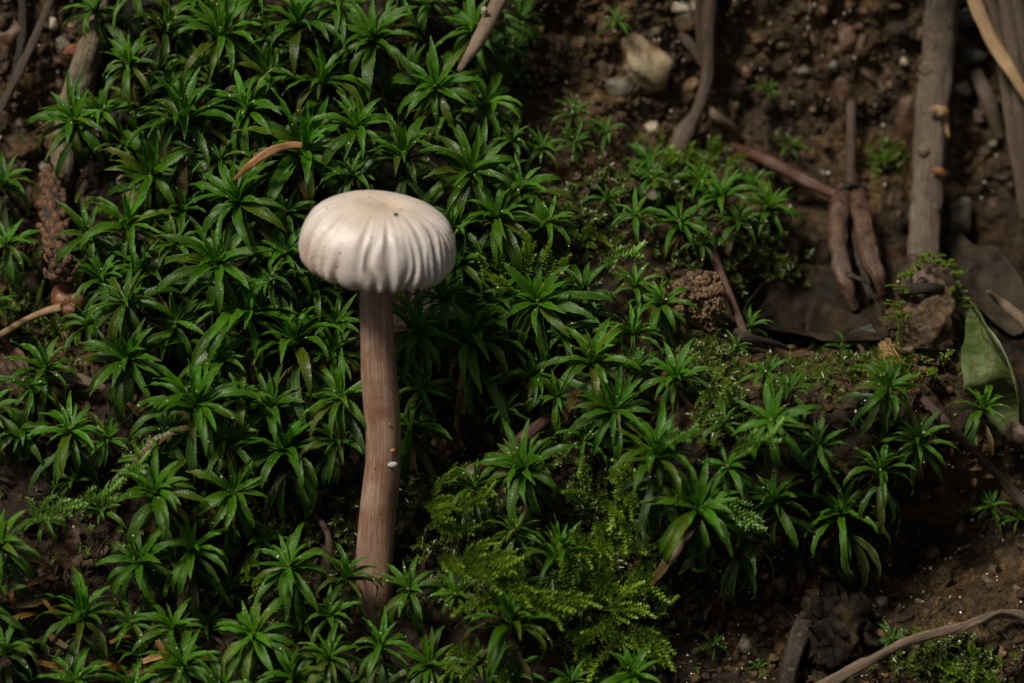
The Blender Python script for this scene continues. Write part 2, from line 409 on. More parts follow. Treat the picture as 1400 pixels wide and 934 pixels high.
def m_stipe():
    M = MT('stipe'); uvn = M.n('UVMap'); mp = M.n('Mapping'); mp.inputs['Scale'].default_value = (1.1, 22, 1); M.l(uvn.outputs[0], mp.inputs[0])
    co = M.coord(); a = M.noise(mp.outputs[0], 1.0, 5, 0.65); b = M.noise(co, 1.6, 4)
    mp2 = M.n('Mapping'); mp2.inputs['Scale'].default_value = (2.2, 60, 1); M.l(uvn.outputs[0], mp2.inputs[0]); a2 = M.noise(mp2.outputs[0], 1.0, 3)
    col = M.ramp(a, [(0.33, (0.19, 0.105, 0.07)), (0.5, (0.26, 0.162, 0.115)), (0.64, (0.33, 0.225, 0.17))])
    col = M.mix(col, (0.17, 0.075, 0.043), M.ramp(b, [(0.46, (0,) * 3), (0.62, (0.8,) * 3)]))
    sp = M.n('SeparateXYZ'); M.l(uvn.outputs[0], sp.inputs[0])
    col = M.mix(col, (0.44, 0.35, 0.27), M.math('MULTIPLY', M.ramp(a2, [(0.55, (0,) * 3), (0.66, (1,) * 3)]), 0.5))
    col = M.mix(col, (0.10, 0.075, 0.045), M.ramp(M.math('ADD', sp.outputs[0], M.math('MULTIPLY', b, 0.5)), [(0.6, (0.9,) * 3), (1.5, (0,) * 3)]))  # soil-stained foot, drawn higher up the stem to paint in its shade
    n = M.bump(a, 0.018, 0.6); n = M.bump(a2, 0.010, 0.6, n); n = M.bump(M.noise(co, 25, 3), 0.01, 0.5, n)
    M.set(Base_Color=col, Normal=n, Roughness=0.5)
    M.b.inputs['Subsurface Weight'].default_value = 0.1; M.b.inputs['Subsurface Radius'].default_value = (1.0, 0.5, 0.3); M.b.inputs['Subsurface Scale'].default_value = 0.08 * CM
    return M.m
CAPM, STIPE = m_cap(), m_stipe()
GILL = m_bark('gills', (0.16, 0.10, 0.07), (0.25, 0.17, 0.12), (0.32, 0.22, 0.16), 3, 3)
mush = empty('mushroom', (0, 0, 0))
tag(mush, 'pale mushroom with pleated cream cap on a tall pinkish brown stem', 'mushroom')
edges = [(512, 862, 24), (512, 832, 25), (512.5, 787, 26), (513, 750, 26), (515, 715, 25.5), (517.5, 684, 25), (521, 655, 24.5), (523.5, 625, 23.5), (524, 590, 23.5),
         (521, 550, 24.5), (518, 514, 24), (515.5, 470, 22.8), (514, 420, 22), (515, 385, 22), (519, 350, 23)]
SP = [vert_plane(x, y) for x, y, r in edges]; SP[0] = SP[0] + np.array([0, 0.1, -0.1])
V, F, UV = tube(SP, [r * 0.0099 for x, y, r in edges], n=90, sides=40, rough=0.03, freq=0.9, ref=(0, -1, 0))
UV[:, 1] = (np.tile(np.arange(40) / 40, 90))
stipe = link('stem', mesh('stem', V, F, STIPE, UV), mush)
# cap: lathe with pleats, tilted a little to the right
prof = [(0.0, 0.955), (0.1, 0.952), (0.2, 0.968), (0.34, 0.975), (0.5, 0.955), (0.66, 0.905), (0.8, 0.825), (0.91, 0.705), (0.98, 0.56), (1.015, 0.40), (1.02, 0.25),
        (1.005, 0.11), (0.965, 0.0), (0.905, -0.07), (0.84, -0.08), (0.78, -0.02), (0.68, 0.08), (0.5, 0.13), (0.22, 0.14)]
NR, NA = 110, 420
pp = spline([np.array([a, b, 0]) for a, b in prof], NR)
th = np.arange(NA) / NA * 2 * math.pi
# uneven pleat angles
gl = np.random.default_rng(5); pa = []; x = 0.0
while x < 2 * math.pi: pa.append(x); x += gl.uniform(0.115, 0.225)
pa = np.array(pa); deep = gl.uniform(0.35, 1.0, len(pa)); start = gl.uniform(0.22, 0.72, len(pa)); wpl = gl.uniform(0.035, 0.075, len(pa))
s_along = np.linspace(0, 1, NR)
Vc, gro, rads = [], [], []
for i in range(NR):
    r, z = pp[i][0], pp[i][1]; s = s_along[i]
    swirl = 0.12 * math.sin(s * 2.4)
    ang_ = th + swirl * np.sin(th * 2 + 1) + 0.075 * noise(np.cos(th) * 4, np.sin(th) * 4, s * 6)
    dd = np.abs((ang_[:, None] - pa[None] + math.pi) % (2 * math.pi) - math.pi)
    k = np.argmin(dd, 1); dm = dd[np.arange(NA), k]
    wid = wpl[k]
    fade = np.clip((s - start[k] * 0.62) / 0.2, 0, 1); fade = fade * fade * (3 - 2 * fade)
    side = 0.62 + 0.38 * np.cos(th - math.radians(-62))          # pleats are deeper on the right front
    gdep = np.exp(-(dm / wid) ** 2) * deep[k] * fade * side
    bul = (1 - np.exp(-(dm / 0.1) ** 2)) * 0.35 * fade
    lump = 0.03 * fbm(np.cos(th) * 1.2 * r + 4, np.sin(th) * 1.2 * r, z * 1.2, 3)
    under = 1.0 if s < 0.78 else max(0, 1 - (s - 0.78) / 0.1)
    dr = (-0.062 * gdep + 0.018 * bul) * under + lump
    wob = 1 + 0.018 * np.sin(2 * th + 0.6) + 0.012 * np.sin(3 * th + 2)
    zz_ = z + (-0.05 * gdep * (1 - min(1, r)) * 1.0 + 0.06 * gdep * under * max(0, min(1, (s - 0.45) / 0.12)) + 0.03 * np.sin(2 * th + 1.2) * max(0, s - 0.5) * 1.2
               + 0.05 * fbm(np.cos(th) * 3, np.sin(th) * 3, 1.0, 2) * max(0, s - 0.5) * 2) + lump * (1 - r * 0.7)
    # a shallow dent off centre on top
    X, Y = r * np.cos(th), r * np.sin(th)
    zz_ = zz_ - 0.05 * np.exp(-(((X - 0.16) / 0.16) ** 2 + ((Y + 0.02) / 0.22) ** 2)) * (s < 0.5)
    rr = (r + dr * min(1, r * 1.6)) * wob
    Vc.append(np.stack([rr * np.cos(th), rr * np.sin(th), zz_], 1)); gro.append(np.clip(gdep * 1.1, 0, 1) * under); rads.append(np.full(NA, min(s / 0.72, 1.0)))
fib = np.concatenate([fbm(np.cos(th) * 26, np.sin(th) * 26, s * 3.0, 3) for s in s_along]); Vc = np.concatenate(Vc); Vc[:, 2] = (Vc[:, 2] - 0.3) * 0.87 + 0.3; gro = np.concatenate(gro); rads = np.concatenate(rads)
Fc = []
for i in range(NR - 1):
    for j in range(NA):
        k = (j + 1) % NA; Fc.append((i * NA + j, (i + 1) * NA + j, (i + 1) * NA + k, i * NA + k))
me = mesh('cap', Vc, Fc, CAPM)
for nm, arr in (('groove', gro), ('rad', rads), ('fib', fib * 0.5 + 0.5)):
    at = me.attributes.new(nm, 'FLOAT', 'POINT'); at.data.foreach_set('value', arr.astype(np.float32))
ctr = vert_plane(513, 361); capc = ctr + np.array([0, 0, -0.03])
cap = link('cap', me, mush, capc)
cap.rotation_euler = (math.radians(2), math.radians(6.5), math.radians(0)); 
# gills under the cap
mb = MB()
for k in range(64):
    a = k / 64 * 2 * math.pi; c, s = math.cos(a), math.sin(a); px_, py_ = -s * 0.006, c * 0.006
    r1 = 0.78 if k % 2 == 0 else 0.74; r0 = 0.2 if k % 2 == 0 else 0.45
    q = [(r0, 0.16), (r1, 0.08), (r1 - 0.05, 0.01), (r0, 0.10)]
    Vg = [(r * c + px_, r * s + py_, z) for r, z in q] + [(r * c - px_, r * s - py_, z) for r, z in q]
    mb.add(Vg, [(0, 1, 2, 3), (7, 6, 5, 4), (2, 6, 7, 3), (0, 4, 5, 1), (1, 5, 6, 2)])
link('gills', mb.mesh('gills', GILL, False), cap)
# dirt stuck to it
WHITE = m_stone('white_flake', (0.35, 0.34, 0.33), (0.45, 0.44, 0.43), (0.55, 0.55, 0.54), 0.35)
ORANGE = m_stone('orange_grain', (0.25, 0.10, 0.03), (0.38, 0.17, 0.06), (0.45, 0.25, 0.1), 0.4)
DARK = m_stone('dark_speck', (0.02, 0.012, 0.008), (0.035, 0.02, 0.012), (0.05, 0.03, 0.02), 0.5)
def stuck(px, py, r, mat, y, nm, par, flat=(1, 0.5, 1)):
    Vr, Fr = rock(r, 2, px * 0.01, 0.3, flat)
    link(nm, mesh(nm, Vr + vert_plane(px, py, y), Fr, mat), par)
stuck(537, 635, 0.06, WHITE, -0.235, 'mineral_flake', stipe, (1.1, 0.25, 0.8)); stuck(537, 616, 0.036, ORANGE, -0.235, 'sand_grain', stipe)
stuck(532, 580, 0.018, ORANGE, -0.24, 'sand_grain', stipe); stuck(519, 789, 0.022, ORANGE, -0.25, 'sand_grain', stipe)
stuck(490, 750, 0.018, ORANGE, -0.13, 'sand_grain', stipe); stuck(511, 640, 0.014, ORANGE, -0.23, 'sand_grain', stipe)
# the dark speck on top: found by shooting the camera ray at the cap's own surface
bpy.context.view_layer.update()
from mathutils.bvhtree import BVHTree
mw = cap.matrix_world
capV = [mw @ v.co for v in me.vertices]
bvh = BVHTree.FromPolygons(capV, [tuple(p.vertices) for p in me.polygons])
for px, py, r in ((541, 294, 0.036), (528, 292, 0.01), (447, 285, 0.012), (548, 287, 0.014), (465, 346, 0.014), (461, 365, 0.016), (508, 325, 0.012), (504, 270, 0.01), (569, 279, 0.01)):
    hit = bvh.ray_cast(Vector(CAM * CM), Vector(ray(px, py)).normalized())
    if hit[0] is None: continue
    loc = np.array(hit[0]) / CM - capc
    Vr, Fr = rock(r, 2, px * 0.013, 0.25, (1, 1, 0.8), 2)
    R_ = np.array(mw.to_3x3().inverted())
    link('speck', mesh('speck', (Vr + loc) @ R_.T, Fr, DARK), cap)

# ------------------------------------------------------------------ leafy moss rosettes
def leaf_mesh(k, g):
    """one strap leaf of unit length, base at the origin, growing along +X and arching down"""
    n, m = 18, 5
    droop = [0.3, 0.65, 1.0, 1.35, 1.7, 2.0, 2.4, 2.8][k % 8] * g.uniform(0.85, 1.15)
    wide = g.uniform(0.060, 0.078); twist = g.uniform(-0.5, 0.5); bend = g.uniform(-0.55, 0.55); keel = g.uniform(0.25, 0.6)
    ph = g.uniform(0, 6.28)
    p = np.zeros(3); V, UV = [], []
    for i in range(n + 1):
        s = i / n; a = -droop * s ** 1.5; b = bend * s * s; tw = twist * s
        t = np.array([math.cos(a) * math.cos(b), math.cos(a) * math.sin(b), math.sin(a)])
        if i: p = p + t / n
        side = norm(np.cross(np.array([0, 0, 1.0]) * math.cos(a) + np.array([1, 0, 0]) * -math.sin(a), t)); up = np.cross(t, side)
        sd = side * math.cos(tw) + up * math.sin(tw); up = np.cross(t, sd)
        prof = (0.62 + 0.38 * min(1, s / 0.4)) * (1.0 if s < 0.45 else max(0.0, 1 - ((s - 0.45) / 0.55) ** 1.6))
        wv = wide * (prof * 0.98 + 0.02 * (1 - s))
        tooth = 1 + (0.09 if i % 2 else -0.05) * (s > 0.3)
        rip = 0.0045 * math.sin(s * 34 + ph) * (0.3 + s)
        for j in range(m):
            v = j / (m - 1) * 2 - 1
            e = tooth if abs(v) > 0.9 else 1
            V.append(p + sd * (v * wv * e) + up * (abs(v) ** 1.3 * wv * keel + rip * (abs(v) if j % 2 else 1.0)*(0.4 + abs(v)) + 0.010 * math.sin(s * 21 + ph + v * 2) * abs(v)))
            UV.append((s, (v + 1) / 2))
    F = [(i * m + j, i * m + j + 1, (i + 1) * m + j + 1, (i + 1) * m + j) for i in range(n) for j in range(m - 1)]
    return mesh('leaf', np.array(V), F, LEAF, UV), np.array(V).reshape(n + 1, m, 3)[:, m // 2]
lg = np.random.default_rng(21)
LM = [[leaf_mesh(k, lg) for q in range(3)] for k in range(8)]
STEMME = mesh('stem', *[x for x in [tube([(0, 0, 0), (0.02, 0.01, 0.5), (0, 0, 1)], [0.035, 0.03], 6, 6, 0.1)]][0][:2], STEMG)
SPECKS = []
def basis(z, spin):
    z = norm(z); a = norm(np.cross(np.array([0, 1, 0.1]), z)); b = np.cross(z, a)
    c, s = math.cos(spin), math.sin(spin)
    return np.stack([a * c + b * s, -a * s + b * c, z], 1)
DOWN = np.array([0, 0, -1.0])
def rosette(px, py, R, label, group, tall=1.0, nl=None, dark=1.0, off=None, lean=None, droopy=0.0, name='moss_plant', old=True, size=1.0):
    g = np.random.default_rng(int(px * 7 + py * 131) & 0xffff)
    head_off = (0.30 + 0.012 * R) * tall * g.uniform(0.8, 1.2) if off is None else off
    Hd = on(px, py, head_off); s = pxs(Hd); u, t = ut(Hd)
    Hd_h = Hd @ EN
    G = bank(u, t + 0.0, -0.12)
    ax = EN * 0.45 + np.array([0, 0, 1]) * 0.66 + g.normal(size=3) * 0.20
    if lean is not None: ax = ax + np.asarray(lean)
    ax = norm(ax)
    root = empty(name, G); tag(root, label, 'moss', group)
    st = link('stem', STEMME, root)
    dv = Hd - G; L = np.linalg.norm(dv)
    Ms = np.eye(4); Bs = basis(dv, g.uniform(0, 6)); Ms[:3, :3] = Bs * np.array([R * 0.016 + 0.3, R * 0.016 + 0.3, L]); st.matrix_basis = Matrix(Ms)
    Lmax = R * s * 1.50 * size
    B = basis(ax, g.uniform(0, 6.28))
    n = nl or int(np.clip(R / 65 * 29, 12, 34)); az = g.uniform(0, 6.28)
    openness = math.radians(g.uniform(-10, 16)); tint = g.uniform(0.75, 1.2) * dark; warm = g.uniform(-0.15, 0.25)
    for i in range(n + (8 if old and R > 40 else 0)):
        f = min(i / max(1, n - 1), 1.0); isold = i >= n
        az += 2.39996 + g.normal() * 0.16
        el = math.radians(76 - 68 * f ** 0.85 + g.normal() * 9)
        Ll = Lmax * (0.42 + 0.62 * f ** 0.55) * g.uniform(0.78, 1.12) * (0.65 if g.random() < 0.06 else 1)
        d = B @ np.array([math.cos(az), math.sin(az), 0]); dn = d @ DOWN
        el += openness - math.radians(14) * dn * f - droopy * f
        kd = int(np.clip(round(1.0 + 4.5 * f + dn * 0.9 + g.normal() * 0.8 + droopy * 1.5), 0, 7))
        if isold: el = math.radians(g.uniform(-50, -10)); Ll = Lmax * g.uniform(0.85, 1.15); kd = int(g.integers(2, 7))
        lm, mid = LM[kd][int(g.integers(0, 3))]
        o = bpy.data.objects.new('leaf', lm); COL.objects.link(o); o.parent = root
        rz = np.array(Matrix.Rotation(az, 3, 'Z')); ry = np.array(Matrix.Rotation(-el, 3, 'Y'))
        wsc = g.uniform(0.85, 1.2) * (1.12 - 0.12 * f)
        W = B @ rz @ ry @ np.diag([Ll, Ll * wsc, Ll])
        org = Hd - ax * (0.16 * f * Lmax + (0.25 * Lmax if isold else 0)) + d * 0.02
        Mx = np.eye(4); Mx[:3, :3] = W; Mx[:3, 3] = (org - G) * CM; o.matrix_basis = Matrix(Mx)
        k = tint * g.uniform(0.82, 1.15)
        ci, co_ = np.array([0.058, 0.195, 0.004]), np.array([0.038, 0.088, 0.005])
        c = ci * (1 - f) + co_ * f
        if g.random() < 0.22 * f: c = c * np.array([1.5, 0.85, 0.9])
        c = c * (1 + warm * np.array([0.6, 0, 0]))
        if isold: c = np.array([[0.030, 0.075, 0.011], [0.03, 0.07, 0.012], [0.05, 0.065, 0.013], [0.035, 0.075, 0.011], [0.028, 0.06, 0.011], [0.09, 0.05, 0.018]][int(g.integers(0, 6))])
        o.color = (*(c * k), 1)
        if g.random() < 0.30 and not isold:
            q = mid[int(g.integers(5, 15))]; P = org + W @ q
            SPECKS.append((P + ax * 0.012, g.uniform(0.008, 0.022)))
    return root

# ---- where each rosette head shows in the photograph (pixel, radius in pixels)
CARP_UP = [(225, 35, 46), (302, 45, 66), (128, 10, 46), (175, 84, 46), (238, 112, 46), (251, 161, 76), (337, 145, 62), (206, 238, 62), (363, 96, 52), (138, 151, 44), (273, 0, 48),
           (407, 27, 62), (461, 3, 52), (510, 49, 66), (440, 105, 62), (488, 171, 56), (413, 204, 76), (551, 210, 66), (596, 117, 60), (608, 159, 40), (665, 138, 58), (644, 234, 70),
           (650, 36, 60), (710, 24, 46), (704, 62, 36), (713, 255, 52), (560, 95, 40), (350, -12, 55), (185, -15, 50), (545, -12, 50), (300, 215, 48), (480, 235, 50), (590, 0, 40), (270, 88, 42),
           (452, 160, 44), (170, 195, 36), (375, 55, 40), (700, 190, 34)]
CONE_SIDE = [(101, 162, 58), (3, 250, 46), (10, 330, 46), (120, 319, 50), (61, 500, 50), (42, 528, 40)]
CARP_L = [(325, 272, 66), (173, 306, 60), (196, 366, 60), (170, 410, 56), (297, 359, 70), (337, 423, 76), (175, 488, 66), (401, 462, 66), (266, 550, 76), (238, 330, 46), (390, 345, 50), (138, 378, 44),
          (95, 586, 56), (146, 600, 36), (310, 602, 58), (370, 555, 56), (390, 611, 66), (466, 540, 56), (27, 587, 42), (199, 631, 46), (462, 600, 44), (240, 440, 48), (430, 390, 50), (300, 490, 48),
          (120, 440, 40), (390, 290, 46), (250, 285, 44), (455, 480, 48), (330, 540, 46), (-20, 420, 45), (-15, 560, 50), (460, 440, 40), (225, 590, 44), (370, 380, 46)]
CARP_LOW = [(213, 671, 62), (319, 671, 56), (191, 766, 56), (262, 750, 60), (394, 773, 60), (113, 839, 60), (248, 906, 60), (346, 866, 62), (235, 857, 44), (448, 897, 52), (2, 742, 56), (4, 888, 50),
            (102, 928, 54), (399, 832, 42), (180, 850, 40), (400, 925, 50), (300, 940, 50), (180, 940, 46), (450, 840, 40), (-20, 815, 50)]
FOOT = [(474, 787, 46), (558, 805, 44)]
MID = [(680, 295, 66), (618, 308, 46), (676, 408, 56), (605, 405, 52), (735, 411, 70), (644, 459, 76), (795, 395, 46), (811, 491, 60), (868, 388, 38), (904, 411, 46), (724, 511, 46), (923, 514, 50),
       (840, 558, 62), (865, 453, 46), (619, 550, 34), (562, 580, 54), (568, 450, 60), (545, 490, 46), (770, 455, 44), (750, 300, 40), (760, 540, 40), (690, 560, 34), (625, 360, 50), (575, 530, 40), (870, 500, 40), (800, 430, 38)]
LOWR = [(898, 620, 70), (716, 639, 62), (649, 662, 44), (703, 726, 48), (762, 759, 58), (699, 848, 62), (623, 812, 38), (585, 907, 54), (954, 692, 70), (864, 922, 46), (520, 880, 46), (655, 905, 40),
        (700, 925, 44), (800, 600, 40), (780, 930, 40), (880, 700, 40)]
LEDGE = [(1055, 574, 60), (995, 637, 48), (1118, 607, 44), (1214, 529, 54), (1255, 600, 48), (1203, 640, 52), (1058, 681, 56), (1151, 700, 62), (1080, 533, 46), (1014, 735, 54), (1047, 508, 34),
         (1344, 555, 42), (1130, 645, 36), (990, 575, 38), (1326, 503, 26)]
SOILP = [(868, 292, 40), (929, 302, 52), (891, 242, 42), (985, 267, 56), (957, 242, 42), (1052, 281, 48), (784, 154, 38), (786, 193, 36), (886, 218, 38), (843, 26, 28), (1051, 121, 24), (830, 178, 32),
         (1081, 198, 28), (1010, 300, 44), (740, 200, 36), (1030, 250, 36), (830, 270, 34), (1204, 218, 20), (960, 330, 34)]
SPROUT = [(1155, 473, 28), (1024, 445, 30), (1006, 472, 26)]
LOWSPROUT = [(976, 881, 26), (1037, 912, 20), (1219, 872, 24), (1355, 690, 34), (1393, 707, 26)]
LANDMARK = [('the dry orange needle', 380, 205), ('the pointed grey twig', 640, 75), ('the mossy grey stick', 112, 100), ('the scaly brown cone', 78, 300), ('the mushroom cap', 512, 325),
            ('the mushroom stem', 520, 590), ('the mushroom foot', 512, 822), ('the brown bark fragment', 105, 520), ('the bright feathery moss tuft', 715, 355), ('the crumbly soil lump', 960, 412),
            ('the reddish stick', 995, 395), ('the forked root', 955, 140), ('the ochre quartz pebble', 878, 90), ('the half hidden stick', 700, 605), ('the knobby root', 1165, 330),
            ('the mossy bark stub', 1268, 430), ('the slanting twig', 1330, 620), ('the black crust lump', 1140, 855), ('the pale feathery strand', 1030, 600), ('the curled brown leaves', 120, 895),
            ('the thin bent rootlet', 447, 742), ('the light feathery strand', 110, 690), ('the small pale quartz pebble', 1017, 884), ('the feathery moss mat', 740, 800), ('the pale green leaf', 1370, 510)]
ORD = ['nearest', 'second nearest', 'third nearest', 'fourth nearest', 'fifth nearest', 'sixth nearest', 'seventh nearest', 'eighth nearest', 'ninth nearest', 'tenth nearest', 'eleventh nearest', 'twelfth nearest']
ALLR = ([(x, y, r, 'lush', 'moss rosettes of the carpet above the cap', {}) for x, y, r in CARP_UP] + [(x, y, r, 'sparse', 'moss rosettes beside the cone', {}) for x, y, r in CONE_SIDE]
        + [(x, y, r, 'lush', 'moss rosettes between cone and stem', {}) for x, y, r in CARP_L] + [(x, y, r, 'dark', 'moss rosettes low on the bank', {}) for x, y, r in CARP_LOW]
        + [(x, y, r, 'drooping', 'moss rosettes at the mushroom foot', {}) for x, y, r in FOOT] + [(x, y, r, 'glossy', 'moss rosettes between mushroom and soil lump', {}) for x, y, r in MID]
        + [(x, y, r, 'dark', 'moss rosettes in the feathery moss', {}) for x, y, r in LOWR] + [(x, y, r, 'spreading', 'moss rosettes on the ledge', dict(droopy=0.1, size=0.9)) for x, y, r in LEDGE]
        + [(x, y, r, 'open', 'moss rosettes on the upper soil', dict(size=0.85, tall=0.6, lean=(0, -0.05, 0.25))) for x, y, r in SOILP]
        + [(x, y, r, 'upright', 'moss sprouts at the hollow', dict(tall=0.5, lean=(0, 0, 0.6))) for x, y, r in SPROUT] + [(x, y, r, 'sprouting', 'moss sprouts on dark soil', dict(tall=0.4)) for x, y, r in LOWSPROUT])
FILL = []; gf = np.random.default_rng(31); heads = [(r[0], r[1]) for r in ALLR]
for k in range(4000):
    x, y = gf.uniform(-10, 760), gf.uniform(-10, 950)
    if x < 150 and y < 560: continue
    if 470 < x < 565 and y < 850: continue
    if x > 560 and (y > 570 or (y < 60)): continue
    if 560 < x < 660 and 520 < y: continue
    if min(math.hypot(x - a, y - b) for a, b in heads) < 34: continue
    heads.append((x, y)); FILL.append((x, y, gf.uniform(30, 40)))
    if len(FILL) >= 26: break
for x, y, r in FILL: rosette(x, y, r, 'stunted dark moss shoot crowded low between taller rosettes of the carpet', 'stunted moss shoots under the carpet', tall=0.3, old=False, nl=13)
def sector(r, l):
    dx, dy = r[0] - l[1], r[1] - l[2]
    if abs(dy) >= abs(dx): return 'uphill from' if dy < 0 else 'downhill from'
    return 'cone side of' if dx < 0 else 'thick twig side of'
for r in ALLR:
    l = min(LANDMARK, key=lambda l: math.hypot(r[0] - l[1], r[1] - l[2])); se = sector(r, l)
    peers = sorted((q for q in ALLR if sector(q, l) == se), key=lambda q: math.hypot(q[0] - l[1], q[1] - l[2]))
    k = peers.index(r); size = 'large' if r[2] >= 60 else 'medium' if r[2] >= 42 else 'small'
    if l[0] == 'the scaly brown cone' and 'cone side' in se: se = 'away from the mushroom, beside'
    rosette(r[0], r[1], r[2], f'{size} {r[3]} moss rosette, {ORD[min(k, 11)]} {se} {l[0]}', r[4], **r[5])

# ------------------------------------------------------------------ feathery moss
def leaflet(mb, base, d, up, L, wd, u0):
    sd = norm(np.cross(d, up)); up2 = np.cross(sd, d)
    m = base + d * L * 0.45
    mb.add([base, m + sd * wd + up2 * wd * 0.5, base + d * L - up2 * L * 0.12, m - sd * wd + up2 * wd * 0.5, m], [(0, 1, 4), (4, 1, 2), (0, 4, 3), (4, 2, 3)],
           [(u0, 0), (u0 + .1, 0), (u0 + .3, 0), (u0 + .1, 0), (u0, 0)])
def shoot(mb, P, g, lsize=0.09, per=9.0, spread=0.9):
    """leaflets spiralling along a polyline; returns nothing"""
    n = len(P); L = np.sum(np.linalg.norm(np.diff(P, axis=0), axis=1)); cnt = int(L / lsize * per)
    a = g.uniform(0, 6)
    for i in range(cnt):
        s = (i + 0.5) / cnt; x = s * (n - 1); k = min(int(x), n - 2); f = x - k
        p = P[k] * (1 - f) + P[k + 1] * f; t = norm(P[k + 1] - P[k])
        e1 = norm(np.cross(t, np.array([0.3, 0.2, 1.0]))); e2 = np.cross(t, e1); a += 2.39996
        r = e1 * math.cos(a) + e2 * math.sin(a)
        sp = (spread + 0.15) * (1 - 0.6 * s ** 3)
        leaflet(mb, p, norm(t * math.cos(sp) + r * math.sin(sp)), t, lsize * g.uniform(0.7, 1.1) * (1 - 0.25 * s), lsize * 0.24, 0.1 + 0.6 * s ** 1.5)
def feather_mesh(seed, mat, branches, ls):
    g = np.random.default_rng(seed); mb, st = MB(), MB()
    ax = spline([(0, 0, 0), (0.35, 0.03 * g.normal(), 0.10), (0.7, 0.06 * g.normal(), 0.12), (1.0, 0.06 * g.normal(), 0.05)], 12)
    shoot(mb, ax, g, ls, 10)
    V, F, U_ = tube(ax, [0.014, 0.006], 10, 5, 0.0); st.add(V, F, U_)
    for b in range(branches):
        s = 0.12 + 0.72 * b / max(1, branches); k = int(s * 11); sg = 1 if b % 2 else -1
        t = norm(ax[k + 1] - ax[k]); L = (0.42 - 0.28 * s) * g.uniform(0.7, 1.2)
        d = norm(t * 0.75 + np.array([0, sg * 0.8, 0.12 + 0.2 * g.normal()]))
        Q = spline([ax[k], ax[k] + d * L * 0.5, ax[k] + norm(d + t * 0.5) * L + np.array([0, 0, -0.03])], 6)
        shoot(mb, Q, g, ls * 0.85, 9)
    return mb.mesh('foliage', mat), st.mesh('stem', STEMG)
FM = [feather_mesh(40 + i, FEA, (0, 3, 5, 6, 4, 2)[i], (0.20, 0.17, 0.15, 0.14, 0.17, 0.19)[i]) for i in range(6)]
FP = [feather_mesh(60 + i, FEA_PALE, (0, 3, 6)[i], (0.19, 0.17, 0.15)[i]) for i in range(3)]
def feather(px, py, tx, ty, L, label, group, pale=False, off=0.12, lift=0.35, k=None):
    """a shoot rooted at one pixel's soil point and growing towards another"""
    g = np.random.default_rng(int(px * 13 + py * 57) & 0xffff)
    P = on(px, py, off); Q = on(tx, ty, off + lift); d = Q - P
    d = norm(d); n = norm(EN + np.array([0, -0.15, 0.3]) + g.normal(size=3) * 0.2); y = norm(np.cross(n, d)); z = np.cross(d, y)
    src = FP if pale else FM
    fo, st = src[int(g.integers(0, len(src))) if k is None else k]
    root = empty('feather_moss_shoot', P); tag(root, label, 'moss', group)
    Mx = np.eye(4); Mx[:3, :3] = np.stack([d, y, z], 1) * (L * pxs(P))
    for nm, me_ in (('foliage', fo), ('stem', st)):
        o = link(nm, me_, root); o.matrix_basis = Matrix(Mx)
def feather_patch(cx, cy, rx, ry, n, L, label, group, pale=False, dirn=None, off=0.15, seed=0):
    g = np.random.default_rng(seed + int(cx))
    for i in range(n):
        a, r = g.uniform(0, 6.28), math.sqrt(g.random())
        x, y = cx + rx * r * math.cos(a), cy + ry * r * math.sin(a)
        th_ = g.uniform(0, 6.28) if dirn is None else dirn + g.normal() * 0.6
        l = L * g.uniform(0.7, 1.25)
        feather(x, y, x + math.cos(th_) * l, y - math.sin(th_) * l, l, label, group, pale, off * g.uniform(0.6, 1.5), 0.1 + 0.4 * g.random())
LF = 'yellow green feathery moss shoot in the mats below and beside the mushroom foot'
GF_ = 'feathery moss shoots near the mushroom foot'
for k, (cx, cy, rx, ry, n, L, dr, of, wh) in enumerate([
        (645, 775, 55, 25, 11, 74, -0.3, 1.05, 'in the plume leading away from the mushroom foot'), (720, 800, 50, 26, 9, 70, None, 1.05, 'uphill of the large low rosette, in the middle of the mat'),
        (800, 830, 50, 26, 9, 76, None, 0.75, 'in the thick low corner of the mat'), (860, 840, 40, 40, 8, 68, None, 0.7, 'at the mat edge facing the small pale quartz pebble'),
        (602, 690, 28, 34, 8, 58, 0.3, 0.75, 'close beside the mushroom stem'), (845, 670, 60, 22, 9, 72, None, 0.95, 'along the upper edge of the mat below a large rosette'),
        (820, 740, 40, 40, 8, 68, -1.2, 0.7, 'trailing down the steep middle of the mat'), (660, 905, 30, 40, 5, 68, -1.3, 0.7, 'hanging at the lowest end of the mat'), (880, 770, 30, 40, 5, 62, -1.5, 0.65, 'hanging over the rim of the dark hollow')]):
    feather_patch(cx, cy, rx, ry, n, L, 'feathery moss shoot ' + wh, 'feathery moss shoots ' + wh, dirn=dr, off=of, seed=k)
LB = 'bright feathery moss shoot beside the mushroom cap on the crumbly slope'
for a in ((665, 385, 650, 350, 55), (690, 380, 680, 330, 60), (715, 385, 722, 325, 68), (735, 380, 752, 330, 62), (755, 390, 785, 345, 55), (700, 400, 660, 372, 50), (740, 395, 772, 372, 50)):
    feather(*a, LB, 'feathery shoots beside the cap', off=0.95, lift=0.4)
feather(818, 362, 884, 338, 72, 'single pale feathery moss shoot lying on soil near the soil lump', None, True, off=0.5, lift=0.2, k=1)
LP = 'pale green feathery moss strand threaded between rosettes on the ledge'
feather(1000, 618, 1070, 582, 80, LP, 'pale strands on the ledge', True, off=1.35, lift=0.15, k=1); feather(985, 680, 1045, 722, 76, LP, 'pale strands on the ledge', True, off=1.45, lift=0.1, k=2)
feather(905, 600, 958, 585, 60, LP, 'pale strands on the ledge', True, off=1.35, lift=0.1, k=1); feather(960, 690, 1020, 715, 60, LP, 'pale strands on the ledge', True, off=1.35, lift=0.0, k=2)
LL = 'light green feathery moss strand lying across dark gaps in the rosette carpet'
